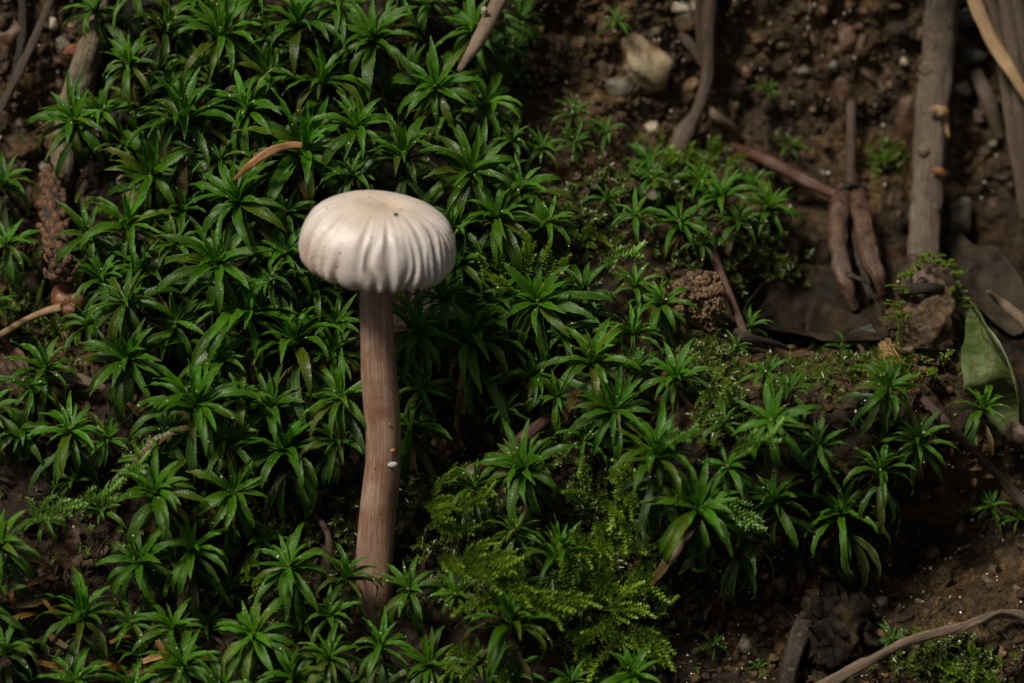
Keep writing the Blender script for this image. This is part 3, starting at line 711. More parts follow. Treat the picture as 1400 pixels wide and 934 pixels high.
feather(40, 702, 120, 688, 80, LL, 'light strands in the carpet', True, off=1.3, lift=0.1, k=2); feather(95, 695, 165, 664, 80, LL, 'light strands in the carpet', True, off=1.3, lift=0.1, k=1)
feather(155, 668, 205, 625, 66, LL, 'light strands in the carpet', True, off=1.2, lift=0.2, k=1)
LC = 'small bright feathery moss tuft close to the brown cone'
for a in ((108, 275, 112, 255, 26), (120, 282, 135, 262, 30), (135, 290, 158, 275, 32), (5, 372, 10, 342, 36), (52, 415, 58, 385, 34), (20, 410, 12, 385, 34), (78, 460, 70, 435, 30), (105, 470, 112, 445, 30), (60, 440, 50, 415, 26)):
    feather(*a, LC, 'feathery tufts near the cone', off=0.25, lift=0.4)
LH = 'yellow green feathery moss tuft on the bare soil around the upper rosettes'
feather_patch(925, 235, 50, 22, 9, 34, LH, 'feathery tufts on upper soil', off=0.3); feather_patch(970, 225, 40, 20, 6, 32, LH, 'feathery tufts on upper soil', off=0.3)
feather_patch(1195, 505, 26, 14, 5, 34, LH, 'feathery tufts on upper soil', off=0.3); feather_patch(1260, 500, 40, 12, 6, 34, LH, 'feathery tufts on upper soil', off=0.2); feather_patch(790, 320, 30, 20, 5, 38, LH, 'feathery tufts on upper soil', off=0.2)
feather_patch(985, 550, 22, 50, 7, 30, LH, 'feathery tufts on upper soil', off=0.3); feather_patch(1310, 915, 45, 25, 9, 34, 'low feathery moss tuft behind the long pale root', 'feathery tufts by the pale root', off=0.2)
feather_patch(345, 785, 30, 22, 5, 34, 'small feathery moss tuft deep in the carpet', 'tufts in the carpet', off=0.4); feather_patch(440, 415, 30, 15, 5, 40, 'small feathery moss tuft deep in the carpet', 'tufts in the carpet', off=0.5)

# low moss mat: uncountable tiny leaves hugging the soil
mb = MB(); gm = np.random.default_rng(77)
MATS = [(620, 700, 70, 50, 240), (700, 790, 90, 50, 260), (830, 790, 80, 90, 380), (830, 690, 80, 40, 220), (950, 490, 35, 25, 130), (985, 550, 30, 50, 170), (930, 240, 80, 30, 220), (800, 300, 80, 60, 120),
        (60, 430, 60, 50, 130), (1310, 915, 60, 30, 200), (1130, 510, 90, 25, 90), (700, 350, 60, 40, 120), (960, 370, 50, 40, 90), (850, 890, 60, 40, 200), (1040, 350, 40, 40, 70), (1200, 500, 60, 20, 80),
        (420, 720, 60, 60, 120), (300, 700, 200, 200, 300), (280, 330, 200, 200, 260), (560, 150, 150, 100, 120), (1205, 215, 22, 14, 50), (1270, 890, 60, 20, 60), (760, 600, 80, 40, 120), (1080, 380, 30, 20, 20)]
for cx, cy, rx, ry, n in MATS:
    for i in range(n):
        x, y = cx + rx * gm.normal() * 0.6, cy + ry * gm.normal() * 0.6
        P = on(x, y, 0.0); s = pxs(P); L = gm.uniform(12, 26) * s
        d = norm(EN + 0.75 * gm.normal(size=3) + np.array([0, 0, 0.25]))
        Q = spline([P, P + d * L * 0.6, P + d * L + np.array([0, -0.02, -0.04])], 4)
        a = gm.uniform(0, 6)
        for j in range(11):
            f = (j + 1) / 11; p = Q[0] * (1 - f) + Q[-1] * f; a += 2.4
            e1 = norm(np.cross(d, np.array([1, 0.3, 0.2]))); e2 = np.cross(d, e1)
            leaflet(mb, p, norm(d * 0.7 + (e1 * math.cos(a) + e2 * math.sin(a)) * 0.85), d, 9.5 * s * gm.uniform(0.7, 1.2), 2.0 * s, 0.5 * f)
o = link('moss_mat', mb.mesh('moss_mat', MAT_M)); tag(o, 'low olive moss mat of tiny leaves hugging the soil', 'moss', kind='stuff')


# ------------------------------------------------------------------ soil crumbs, sand, litter
def scatter_mesh(name, P, R, sub, mat, seed, sq=0.25):
    V0, F0 = ICO[sub]; n = len(P); g = np.random.default_rng(seed); F0 = np.array(F0)
    k = 12; shapes = []
    for i in range(k): shapes.append(rock(1.0, sub, 1.7 * i + seed, 0.45, facets=4)[0] @ randrot().T)
    shapes = np.array(shapes); pick = g.integers(0, k, n)
    st = 1 + sq * g.normal(size=(n, 3)); V = shapes[pick] * np.clip(st, 0.5, 1.6)[:, None, :] * R[:, None, None] + P[:, None, :]
    F = (F0[None] + (np.arange(n) * len(V0))[:, None, None]).reshape(-1, 3)
    return mesh(name, V.reshape(-1, 3), F, mat, smooth=sub > 1)
gs = np.random.default_rng(99)
SOILA = [(1150, 120, 260, 150, 2600), (850, 90, 130, 110, 900), (60, 150, 80, 200, 900), (1100, 830, 220, 110, 1600), (1350, 760, 90, 170, 900), (800, 280, 120, 70, 500), (620, 590, 80, 60, 300), (1150, 500, 150, 60, 700),
         (1260, 440, 60, 60, 500), (60, 480, 90, 100, 400), (960, 460, 60, 60, 300), (500, 400, 600, 450, 1200), (900, 760, 60, 60, 250), (1000, 340, 90, 60, 300)]
pts, rad = [], []
for cx, cy, rx, ry, n in SOILA:
    for i in range(n):
        P = on(cx + rx * gs.uniform(-1, 1), cy + ry * gs.uniform(-1, 1), 0.0)
        r = 0.015 + 0.07 * gs.random() ** 6; pts.append(P + EN * r * 0.25); rad.append(r)
pts, rad = np.array(pts), np.array(rad)
CRUMB = m_soil('crumb_soil', (0.013, 0.0085, 0.004), (0.052, 0.0315, 0.0125), (0.16, 0.097, 0.039))
big = rad > 0.035
tag(link('soil_crumbs', scatter_mesh('soil_crumbs', pts[big], rad[big], 2, CRUMB, 3)), 'loose brown soil crumbs strewn over the bank', 'soil', kind='stuff')
tag(link('fine_soil_grains', scatter_mesh('fine_soil_grains', pts[~big], rad[~big] * 1.1, 1, CRUMB, 4)), 'fine dark soil grains covering the bare bank', 'soil', kind='stuff')
SPARK = m_stone('sand_grain', (0.4, 0.34, 0.26), (0.62, 0.58, 0.53), (0.8, 0.79, 0.78), 0.08, 0.005, 8)  # near-white grain colour paints in glints that the soft sun doesn't make
sel = gs.choice(len(pts), 2000, replace=False)
sp_p = np.concatenate([pts[sel] + EN * 0.03 + gs.normal(size=(2000, 3)) * 0.03, np.array([p for p, r in SPECKS])]); sp_r = np.concatenate([0.005 + 0.017 * gs.random(2000) ** 2, np.array([r * 0.6 for p, r in SPECKS])])
tag(link('glint_grains', scatter_mesh('glint_grains', sp_p, sp_r, 1, SPARK, 5)), 'tiny sand grains whitened to paint in glints on soil and moss leaves', 'sand', kind='stuff')
mbl = MB()
for cx, cy, rx, ry, n in [(1150, 130, 250, 150, 60), (70, 130, 70, 150, 30), (1150, 840, 230, 90, 50), (850, 200, 120, 150, 40), (1200, 480, 150, 60, 30), (60, 500, 70, 80, 20), (250, 850, 260, 100, 160), (250, 450, 260, 250, 160), (620, 600, 60, 60, 40)]:
    for i in range(n):
        x, y = cx + rx * gs.uniform(-1, 1), cy + ry * gs.uniform(-1, 1); a = gs.uniform(0, 6.28); L = gs.uniform(12, 40)
        P = [on(x, y, 0.02), on(x + L * 0.5 * math.cos(a), y + L * 0.5 * math.sin(a), 0.1), on(x + L * math.cos(a + 0.4 * gs.normal()), y + L * math.sin(a), 0.03)]
        mbl.add(*tube(P, [0.012, gs.uniform(0.01, 0.03), 0.008], 6, 5, 0.1))
for i in range(260):
    cx, cy, rx, ry = [(1150, 130, 240, 150), (1180, 840, 220, 90), (70, 130, 70, 160), (1200, 470, 150, 60), (850, 200, 110, 150), (250, 800, 250, 120)][i % 6]
    x, y = cx + rx * gs.uniform(-1, 1), cy + ry * gs.uniform(-1, 1); P = on(x, y, 0.05); s = pxs(P); a = gs.uniform(0, 6.28); L, Wd = gs.uniform(6, 16) * s, gs.uniform(3, 7) * s
    nn = norm(EN + 0.5 * gs.normal(size=3)); e1 = norm(np.cross(nn, np.array([math.cos(a), math.sin(a), 0.2]))); e2 = np.cross(nn, e1)
    top = [P + e1 * L * (q - 0.5) * 2 + e2 * Wd * (v * (1 - 0.5 * abs(q - 0.5)) + 0.25 * gs.normal()) + nn * (0.3 * Wd * v * v + 0.02) for q in (0, 0.33, 0.66, 1) for v in (-1, 0, 1)]
    V = np.array(top + [p - nn * 0.012 for p in top]); F = [(k * 3 + j, k * 3 + j + 1, k * 3 + j + 4, k * 3 + j + 3) for k in range(3) for j in range(2)]
    mbl.add(V, F + [tuple(12 + q for q in reversed(f)) for f in F] + [(b_, a_, a_ + 12, b_ + 12) for a_, b_ in zip([0, 1, 2, 5, 8, 11, 10, 9, 6, 3], [1, 2, 5, 8, 11, 10, 9, 6, 3, 0])], np.stack([np.tile(np.linspace(0, 1, 12), 2), np.linspace(0, 1, 24)], 1))
LIT = m_bark('litter', (0.012, 0.008, 0.006), (0.05, 0.028, 0.015), (0.13, 0.075, 0.035))
tag(link('plant_litter', mbl.mesh('plant_litter', LIT)), 'thin brown rootlets and plant shreds in the soil', 'litter', kind='stuff')

# ------------------------------------------------------------------ pebbles, each its own thing
Q_WHITE = m_stone('quartz_white', (0.20, 0.09, 0.03), (0.27, 0.20, 0.13), (0.33, 0.29, 0.23), 0.35, 0.05, 1.6)
Q_GREY = m_stone('quartz_grey', (0.05, 0.04, 0.03), (0.10, 0.085, 0.07), (0.16, 0.14, 0.115), 0.35)
TAN = m_stone('tan_stone', (0.07, 0.04, 0.017), (0.13, 0.08, 0.038), (0.19, 0.125, 0.07), 0.55)
BRN = m_stone('brown_stone', (0.03, 0.018, 0.010), (0.06, 0.036, 0.021), (0.11, 0.07, 0.042), 0.5)
RED = m_stone('red_stone', (0.035, 0.017, 0.011), (0.075, 0.038, 0.023), (0.13, 0.07, 0.045), 0.45)
SLATE = m_stone('slate_stone', (0.018, 0.019, 0.022), (0.045, 0.046, 0.052), (0.09, 0.09, 0.095), 0.4)
PALE = m_stone('pale_quartz', (0.2, 0.14, 0.09), (0.3, 0.25, 0.19), (0.38, 0.34, 0.29), 0.3)
PURP = m_stone('purple_stone', (0.04, 0.024, 0.023), (0.09, 0.055, 0.052), (0.15, 0.10, 0.095), 0.45)
def pebble(px, py, r, mat, label, flat=(1, 1, 1), off=0.0, rough=0.3, group=None, name='pebble', fine=0.05):
    P = on(px, py, off); rr = r * pxs(P)
    V, F = rock(rr, 3, (px * 0.37 + py * 0.11) % 50, rough, flat, 9, fine)
    o = link(name, mesh(name, V, F, mat), loc=P + EN * rr * 0.2); tag(o, label, 'stone', group); return o
pebble(880, 88, 33, Q_WHITE, 'large white and ochre quartz pebble set in the bare soil', (1.05, 0.6, 1.0), 0.1, 0.6)
pebble(846, 122, 19, Q_GREY, 'grey glassy pebble touching the white and ochre quartz pebble', (1, 0.7, 1), 0.05)
pebble(943, 126, 19, TAN, 'tan pebble wedged against the forked root')
pebble(933, 10, 17, PALE, 'pale elongated pebble uphill of the quartz pebble by the forked root', (1.3, 0.7, 0.7))
pebble(940, 32, 18, BRN, 'brown stone behind the upper forked root')
pebble(892, 178, 12, PALE, 'small cream pebble downhill of the quartz pebble')
pebble(980, 186, 12, TAN, 'round ochre pebble at the lower end of the forked root')
pebble(1020, 97, 10, RED, 'small reddish pebble alone on dark soil beyond the forked root')
pebble(1157, 60, 19, RED, 'rusty angular stone high on the bare soil face', (1, 0.8, 1.1))
pebble(1140, 91, 9, Q_GREY, 'small grey quartz pebble below the rusty angular stone')
pebble(1150, 122, 16, RED, 'reddish flat stone in the middle of the bare soil face', (0.9, 0.6, 1.2))
pebble(1236, 85, 7, PALE, 'tiny white pebble close beside the thick grey twig')
pebble(1240, 175, 25, RED, 'flat reddish stone plate leaning on the thick grey twig', (0.8, 0.4, 1.6))
pebble(1256, 45, 14, BRN, 'brown stone tucked under the upper thick grey twig')
pebble(1328, 78, 20, SLATE, 'grey and tan stone between thick twig and straw blade', (1, 0.8, 0.8))
pebble(1318, 28, 17, SLATE, 'dark slate stone high between thick twig and straw blade')
pebble(1318, 120, 13, PALE, 'pale wet pebble between thick twig and dry grass')
pebble(1312, 298, 20, Q_GREY, 'translucent grey stone beside the lower thick twig', (0.9, 0.6, 1.3), 0.2)
pebble(1302, 262, 15, TAN, 'tan knobbly crumb stone clinging beside the lower thick twig')
pebble(1188, 462, 24, SLATE, 'blue grey slate stone at the rim of the dead leaf hollow', (1.1, 0.8, 0.9), 0.05)
pebble(1017, 884, 15, PALE, 'small pale quartz pebble on dark soil by a tiny sprout', (0.8, 0.7, 1.1), 0.08)
pebble(1282, 802, 25, CRUMB, 'tan sandy stone in the dark hollow below the slanting twig', (0.9, 0.8, 1.0), 0.1, 0.4, fine=0.25)
pebble(1275, 756, 15, BRN, 'small brown stone above the tan sandy stone')
pebble(1168, 888, 16, RED, 'rounded reddish stone at the foot of the black crust lump')
pebble(1378, 768, 22, CRUMB, 'sandy brown stone lump in the soil past the dark hollow', (1, 0.8, 1.2), 0.0, 0.4, fine=0.3)
pebble(1392, 590, 20, PURP, 'purplish brown stone in front of the pale green leaf', (1.2, 0.8, 0.9), 0.7)
pebble(1312, 722, 14, PURP, 'pinkish flat stone chip beside the tan sandy stone', (0.6, 0.5, 1.2))
pebble(15, 52, 26, RED, 'dark reddish stone among dry needles near mossy stick', (1, 0.7, 0.9))
pebble(72, 34, 11, PALE, 'pale beige pebble beside the mossy grey stick')
pebble(98, 36, 7, TAN, 'tiny tan pebble against the mossy grey stick')
pebble(88, 62, 11, Q_GREY, 'grey brown pebble next to the orange bark chip')
pebble(34, 205, 26, CRUMB, 'sandy brown soil stone uphill of the cone', (1.1, 0.7, 0.7), 0.05, 0.4, fine=0.3)
pebble(60, 200, 7, RED, 'small orange pebble on the sandy stone uphill of the cone')
pebble(40, 388, 20, Q_WHITE, 'glassy cream quartz stone beside the cone', (1.1, 0.7, 0.9), 0.1)
pebble(180, 276, 14, TAN, 'brown soil pellet between rosettes uphill of the cone', off=0.5, fine=0.3)
pebble(167, 248, 8, PALE, 'small cream pebble under a rosette near mossy stick', off=0.2)
pebble(645, 650, 13, Q_GREY, 'grey stone crumb at the low end of the brown stick', off=0.5)
pebble(890, 266, 9, PALE, 'white crumb on moss between small upper rosettes', off=0.4)
pebble(770, 425, 6, TAN, 'small tan seed like grain among glossy rosettes', off=0.6)
pebble(1242, 478, 14, BRN, 'brown curl of stone below the mossy bark stub')
pebble(1100, 265, 16, TAN, 'orange tan stone under the arm of the knobby root')
pebble(860, 640, 10, BRN, 'brown stone crumb behind feathery moss', off=0.2)
pebble(60, 535, 12, BRN, 'brown crumb beside the bark fragment')
PEBL = ['small brownish pebble sunk in the bare soil face around roots and thick twig', 'small brownish pebble in the soil gap beside cone and mossy stick', 'small brownish pebble on the floor of the dark hollow', 'small brownish pebble by the bark stub and ledge rim', 'small brownish pebble in the gap next to the mushroom stem']
for i, (x, y) in enumerate([(1100, 40), (1120, 160), (1180, 30), (1200, 130), (1090, 90), (1170, 190), (1225, 110), (1130, 20), (1060, 60), (1350, 200), (1340, 160), (800, 60), (760, 110), (820, 210), (770, 30), (900, 40), (1010, 150),
                            (1180, 240), (1220, 300), (1120, 230), (950, 780), (1000, 800), (930, 850), (1060, 790), (1250, 830), (1330, 870), (1380, 900), (1390, 800), (1340, 800), (1200, 820), (20, 120), (45, 90), (70, 140), (20, 170), (60, 230),
                            (1150, 500), (1110, 490), (1240, 430), (1280, 470), (1300, 440), (30, 480), (100, 470), (610, 610), (590, 640), (1040, 840), (960, 900)]):
    pebble(x + 9 * math.sin(i * 5), y + 9 * math.cos(i * 3), 6 + (i * 7 % 6), (BRN, TAN, RED, BRN, Q_GREY)[i % 5], PEBL[(0 if y < 320 and x > 700 else 1 if x < 150 else 2 if y > 760 else 3 if x > 1000 else 4)], (1, 0.8, 0.8 + 0.1 * (i % 4)), 0.0, 0.35, PEBL[(0 if y < 320 and x > 700 else 1 if x < 150 else 2 if y > 760 else 3 if x > 1000 else 4)] + ' group')
# soil lump: a pellety worm cast
CAST = m_soil('cast_soil', (0.06, 0.037, 0.02), (0.15, 0.095, 0.05), (0.27, 0.18, 0.1))
P = on(958, 412, 0.35); s_ = pxs(P)
Vp, Rp = [], []
for i in range(900):
    d = norm(gs.normal(size=3)); q = d * np.array([34, 28, 40]) * s_ * (0.9 + 0.5 * float(fbm(d[0] * 2.2, d[1] * 2.2, d[2] * 2.2, 3))); Vp.append(P + q); Rp.append(gs.uniform(1.8, 4.6) * s_)
V1, F1 = rock(1.0, 3, 3.3, 0.1, (27 * s_, 22 * s_, 32 * s_), 0)
root = empty('soil_lump', P - EN * 0.35); tag(root, 'crumbly light brown soil lump beside the reddish stick', 'soil lump')
link('core', mesh('core', V1 + (EN * 0.35), F1, CAST), root); link('pellets', scatter_mesh('pellets', np.array(Vp) - P + EN * 0.35, np.array(Rp), 2, CAST, 8), root)['kind'] = 'stuff'
# black crust lump
CRUST = m_stone('black_crust', (0.004, 0.003, 0.0025), (0.009, 0.007, 0.005), (0.045, 0.029, 0.014), 0.7, 0.08, 3)
root = empty('crust_lump', on(1140, 855, -0.1)); tag(root, 'lumpy black soil crust in the dark hollow beside a dark stick', 'soil lump')
for x, y, r, of in ((1140, 820, 30, 0.2), (1165, 842, 32, 0.3), (1125, 845, 28, 0.25), (1145, 880, 34, 0.3), (1185, 870, 26, 0.2), (1110, 885, 26, 0.2), (1160, 800, 20, 0.1), (1130, 790, 18, 0.1)):
    Pp = on(x, y, of); V, F = rock(r * 0.85 * pxs(Pp), 4, x * 0.1, 0.75, facets=3, fine=0.22); link('lobe', mesh('lobe', V + Pp - np.array(root.location) / CM, F, CRUST), root)

# ------------------------------------------------------------------ twigs, roots, stems
GREYB = m_bark('grey_bark', (0.05, 0.037, 0.027), (0.105, 0.080, 0.060), (0.165, 0.130, 0.100), 1.2, 10, 0.08, 0.8, (0.03, 0.022, 0.018))
BRNB = m_bark('brown_bark', (0.02, 0.013, 0.009), (0.06, 0.038, 0.026), (0.12, 0.08, 0.056), 1.5, 8, 0.05, 0.6)
REDB = m_bark('red_bark', (0.025, 0.011, 0.007), (0.07, 0.029, 0.018), (0.13, 0.06, 0.04), 1.5, 8, 0.03, 0.45)
STRAW = m_bark('straw', (0.16, 0.095, 0.045), (0.27, 0.175, 0.09), (0.36, 0.25, 0.14), 0.6, 14, 0.02, 0.55)
DRYG = m_bark('dry_grass', (0.03, 0.02, 0.014), (0.075, 0.053, 0.038), (0.12, 0.09, 0.065), 0.6, 12, 0.03, 0.65)
KNOB = m_bark('knobby_root', (0.02, 0.012, 0.008), (0.075, 0.042, 0.027), (0.14, 0.08, 0.056), 3, 5, 0.08, 0.45, (0.02, 0.014, 0.012))
DKB = m_bark('dark_bark', (0.010, 0.007, 0.005), (0.03, 0.02, 0.014), (0.075, 0.052, 0.036), 1.5, 8, 0.08, 0.6, (0.12, 0.08, 0.05))
PALER = m_bark('pale_root', (0.07, 0.047, 0.032), (0.15, 0.105, 0.075), (0.23, 0.17, 0.125), 0.8, 12, 0.04, 0.65)
def pts3(L): return [on(x, y, o) for x, y, o in L]
def stick(name, L, R, mat, label, cat='twig', group=None, n=30, sides=14, rough=0.1, flat=1.0, parent=None, freq=2.0, seed=0.3):
    P = pts3(L); s = pxs(P[len(P) // 2]); org = P[0]
    V, F, UV = tube(P, [r * s for r in R], n, sides, rough, freq, flat, seed)
    if parent is not None:
        return link(name, mesh(name, V - np.array(parent.location) / CM, F, mat, UV), parent)
    o = link(name, mesh(name, V - org, F, mat, UV), loc=org); tag(o, label, cat, group); return o
rt = empty('thick_twig', on(1266, 345, 0.0)); tag(rt, 'thick grey brown twig with peeling bark standing on the mossy stub', 'twig')
stick('shaft', [(1288, -60, 0.5), (1285, 40, 0.7), (1277, 130, 0.8), (1271, 220, 0.8), (1263, 310, 0.6), (1262, 372, 0.2)], [22, 22, 23, 21, 21, 22], GREYB, None, parent=rt, n=80, sides=26, rough=0.09, freq=1.6, seed=2.2)
for kx, ky, ko, kr in ((1268, 95, 0.95, 9), (1262, 205, 0.95, 7), (1276, 285, 0.9, 8)):
    Pq = on(kx, ky, ko); Vq, Fq = rock(kr * pxs(Pq), 3, kx * 0.1, 0.4, facets=2, fine=0.3); link('knot', mesh('knot', Vq + Pq - np.array(rt.location) / CM, Fq, GREYB), rt)
stick('bark_flake', [(1270, 151, 1.08), (1281, 149, 1.12), (1290, 155, 1.12), (1294, 168, 1.1), (1297, 190, 1.05)], [2, 6, 7, 4, 1], STRAW, None, parent=rt, n=18, sides=10, rough=0.45, freq=9, flat=0.22)
stick('bark_chip', [(1273, 232, 1.08), (1285, 234, 1.12), (1294, 240, 1.0)], [2, 6, 3], m_bark('orange_chip', (0.2, 0.07, 0.02), (0.34, 0.13, 0.04), (0.42, 0.2, 0.08)), None, parent=rt, n=10, sides=8, flat=0.45)
rs = empty('bark_stub', on(1270, 430, -0.1)); tag(rs, 'broken brown bark stub coated with wet soil and ringed with moss', 'stub')
stick('stump', [(1266, 362, 0.1), (1268, 385, 0.15), (1270, 408, 0.2)], [20, 28, 33], BRNB, None, parent=rs, n=40, sides=40, rough=0.3, freq=5)
stick('bark_layer', [(1230, 402, 0.42), (1250, 396, 0.62), (1275, 394, 0.66), (1300, 400, 0.45)], [5, 9, 9, 5], DKB, None, parent=rs, n=18, sides=10, rough=0.25, flat=0.6)
stick('soil_coat', [(1270, 405, 0.15), (1271, 440, 0.2), (1270, 480, 0.05)], [32, 33, 26], m_soil('stub_soil', (0.02, 0.013, 0.008), (0.07, 0.045, 0.024), (0.2, 0.13, 0.07)), None, parent=rs, n=30, sides=30, rough=0.3, freq=4)
LS = 'yellow green feathery moss shoot growing on the rim of the bark stub'
gr = np.random.default_rng(8)
for L in ([(1236, 440), (1231, 415), (1234, 388), (1245, 368), (1262, 356), (1280, 354), (1296, 362), (1306, 378), (1312, 400), (1316, 425)],):
    for q in range(60):
        s = q / 59 * (len(L) - 1.001); k = int(s); x = L[k][0] * (1 - s + k) + L[k + 1][0] * (s - k); y = L[k][1] * (1 - s + k) + L[k + 1][1] * (s - k)
        x += gr.normal() * 4; y += gr.normal() * 4; a = gr.uniform(0, 6.28); feather(x, y, x + 16 * math.cos(a), y - 10 * abs(math.sin(a)) + 3, gr.uniform(15, 25), LS, 'moss shoots on the bark stub', off=0.95 if 1244 < x < 1302 else 0.65, lift=0.3, k=0)
for y in range(430, 480, 9): feather(1227 + gr.normal() * 2, y, 1226, y - 16, 18, LS, 'moss shoots on the bark stub', off=0.3, lift=0.3, k=0)
stick('straw_blade', [(1318, -40, 1.0), (1336, 10, 1.3), (1362, 65, 1.5), (1392, 112, 1.5), (1430, 170, 1.1)], [9, 10, 10, 8, 7], STRAW, 'yellow straw blade slanting across the dry grass stalks', 'straw', flat=0.35, rough=0.16)
for k, L in enumerate([[(1345, -30, 0.3), (1368, 60, 0.7), (1382, 150, 0.9), (1398, 260, 0.6), (1404, 300, 0.2)], [(1368, -30, 0.5), (1384, 60, 0.9), (1396, 150, 1.0), (1412, 260, 0.6)], [(1385, -30, 0.5), (1399, 60, 0.9), (1409, 160, 0.9), (1420, 280, 0.4)],
                       [(1334, 96, 0.1), (1352, 140, 0.3), (1368, 190, 0.1)]]):
    stick('dry_grass_stalk', L, [9, 11, 10, 8], DRYG, ['ribbed grey brown dry grass stalk touching the straw blade', 'dry grass stalk, second from the thick twig, under the straw blade', 'dry grass stalk farthest from the thick twig', 'short dark grass stalk lying between thick twig and dry stalks'][k], 'grass stalk', 'dry grass stalks', flat=0.55, rough=0.14)
rf = empty('forked_root', on(930, 205, -0.1)); tag(rf, 'forked grey brown root hanging down the bare soil beside pebbles', 'root')
stick('main_root', [(974, -40, 0.3), (968, 40, 0.45), (967, 100, 0.5), (955, 150, 0.45), (938, 180, 0.35), (922, 216, 0.0)], [9, 10, 9, 8, 13, 9], BRNB, None, parent=rf, n=44, rough=0.16)
stick('branch', [(956, -20, 0.3), (956, 40, 0.4), (960, 90, 0.4)], [6, 5, 5], BRNB, None, parent=rf, rough=0.15)
stick('branch', [(930, 45, 0.1), (945, 62, 0.3), (958, 84, 0.4)], [6, 7, 6], BRNB, None, parent=rf, rough=0.15)
stick('branch', [(962, 142, 0.4), (980, 160, 0.4), (1006, 178, 0.2), (1012, 192, 0.0)], [6, 7, 5, 3], PALER, None, parent=rf, rough=0.15)
stick('branch', [(968, 146, 0.3), (985, 128, 0.3), (1008, 118, 0.1)], [3, 2.5, 1.5], DKB, None, parent=rf)
stick('twig_spike', [(740, -130, 0.1), (705, -45, 1.2), (682, 2, 1.6), (655, 54, 1.65), (627, 98, 1.5)], [12, 12, 11, 10, 3.5], m_bark('spike_bark', (0.08, 0.055, 0.042), (0.17, 0.12, 0.09), (0.26, 0.19, 0.15), 0.8, 12, 0.03, 0.6), 'pointed grey brown twig resting on moss rosettes', rough=0.06, n=36)
pebble(662, 16, 6, PALE, 'tiny white crumb stuck on the pointed grey twig', off=1.62, rough=0.4)
stick('dry_needle', [(318, 248, 1.45), (344, 224, 1.65), (372, 206, 1.75), (398, 198, 1.75), (413, 198, 1.7)], [2.5, 5, 6, 5, 4], m_bark('orange_needle', (0.16, 0.06, 0.025), (0.30, 0.14, 0.06), (0.42, 0.25, 0.13), 0.6, 10, 0.02, 0.4), 'curved dry orange needle lying on the moss carpet', 'needle', flat=0.28, n=30, rough=0.2, freq=4)
stick('reddish_stick', [(966, 318, 0.25), (980, 360, 0.5), (998, 405, 0.6), (1020, 462, 0.25)], [5.5, 6, 6, 5.5], REDB, 'thin reddish stick leaning beside the crumbly soil lump', 'stick', rough=0.05)
rk = empty('knobby_root', on(1160, 262, -0.1)); tag(rk, 'knobby brown root with two hanging finger lobes and a long arm', 'root')
stick('finger', [(1156, 256, 0.5), (1147, 290, 0.7), (1147, 340, 0.9), (1156, 385, 0.9), (1170, 425, 0.5)], [9, 15, 13, 10, 5], KNOB, None, parent=rk, rough=0.2, n=40, freq=3)
stick('finger', [(1168, 256, 0.5), (1177, 290, 0.7), (1188, 335, 0.9), (1198, 370, 0.9), (1206, 405, 0.5)], [9, 14, 14, 12, 5], KNOB, None, parent=rk, rough=0.2, n=40, freq=3, seed=4)
stick('finger', [(1165, 300, 0.4), (1176, 350, 0.5), (1190, 410, 0.3)], [6, 7, 4], DKB, None, parent=rk, rough=0.2)
stick('stalk', [(1164, 140, 0.1), (1163, 200, 0.35), (1163, 262, 0.5)], [6, 6, 7], BRNB, None, parent=rk, rough=0.12)
stick('arm', [(1000, 200, 0.0), (1050, 220, 0.3), (1100, 247, 0.45), (1145, 266, 0.5)], [6, 9, 9, 7], REDB, None, parent=rk, rough=0.14)
stick('collar', [(1148, 262, 0.55), (1158, 254, 0.72), (1172, 254, 0.72), (1183, 262, 0.5)], [4, 4, 4, 4], DKB, None, parent=rk)
stick('spur', [(1152, 372, 1.0), (1172, 380, 1.0), (1190, 388, 0.8)], [5, 3, 2.5], DKB, None, parent=rk)
stick('right_spike', [(1350, 398, 1.3), (1375, 418, 1.25), (1420, 456, 1.0), (1490, 520, 0.1)], [2, 7, 9, 9], PALER, 'pointed brown twig end in front of the grey dead leaf', rough=0.06).name = 'broken_twig'
stick('slanting_twig', [(1262, 545, 0.2), (1290, 574, 0.6), (1330, 614, 0.8), (1375, 660, 0.9), (1440, 730, 0.5)], [4, 6, 6.5, 6.5, 7], BRNB, 'slanting thin brown twig crossing the dark gap below the pale leaf', rough=0.2, n=40)
stick('long_root', [(1080, 965, 0.1), (1130, 936, 0.5), (1185, 905, 0.75), (1245, 876, 0.7), (1310, 858, 0.5), (1365, 840, 0.55), (1420, 846, 0.3)], [9, 9, 8, 7, 7, 6, 6], PALER, 'long pale fibrous root lying over the soil below the black crust', 'root', flat=0.6, n=60, rough=0.24, freq=3)
stick('root_fibre', [(1300, 868, 0.5), (1340, 850, 0.6), (1372, 836, 0.62), (1420, 852, 0.4)], [2.5, 3, 3, 2], PALER, 'thin pale fibre splitting from the long pale root', 'root')
stick('dark_stick', [(1070, 960, 0.1), (1085, 895, 0.5), (1100, 850, 0.5), (1108, 832, 0.3)], [14, 13, 11, 6], DKB, 'dark soil covered stick leaning on the black crust lump', 'stick', rough=0.2)
stick('brown_sliver', [(1093, 765, 0.2), (1096, 790, 0.4), (1092, 812, 0.2)], [4, 7, 3], BRNB, 'brown bark sliver uphill of the black crust lump', 'bark', flat=0.5)
stick('mossy_stick', [(140, -30, 0.3), (130, 40, 0.5), (113, 100, 0.5), (96, 150, 0.4), (88, 215, 0.35), (84, 260, 0.1)], [14, 16, 19, 18, 17, 15], m_bark('weathered_bark', (0.05, 0.038, 0.024), (0.14, 0.112, 0.075), (0.23, 0.19, 0.14), 1.5, 5, 0.08, 0.8, (0.04, 0.03, 0.02)), 'weathered grey stick under rosettes uphill of the cone', 'stick', rough=0.13, n=50, sides=18)
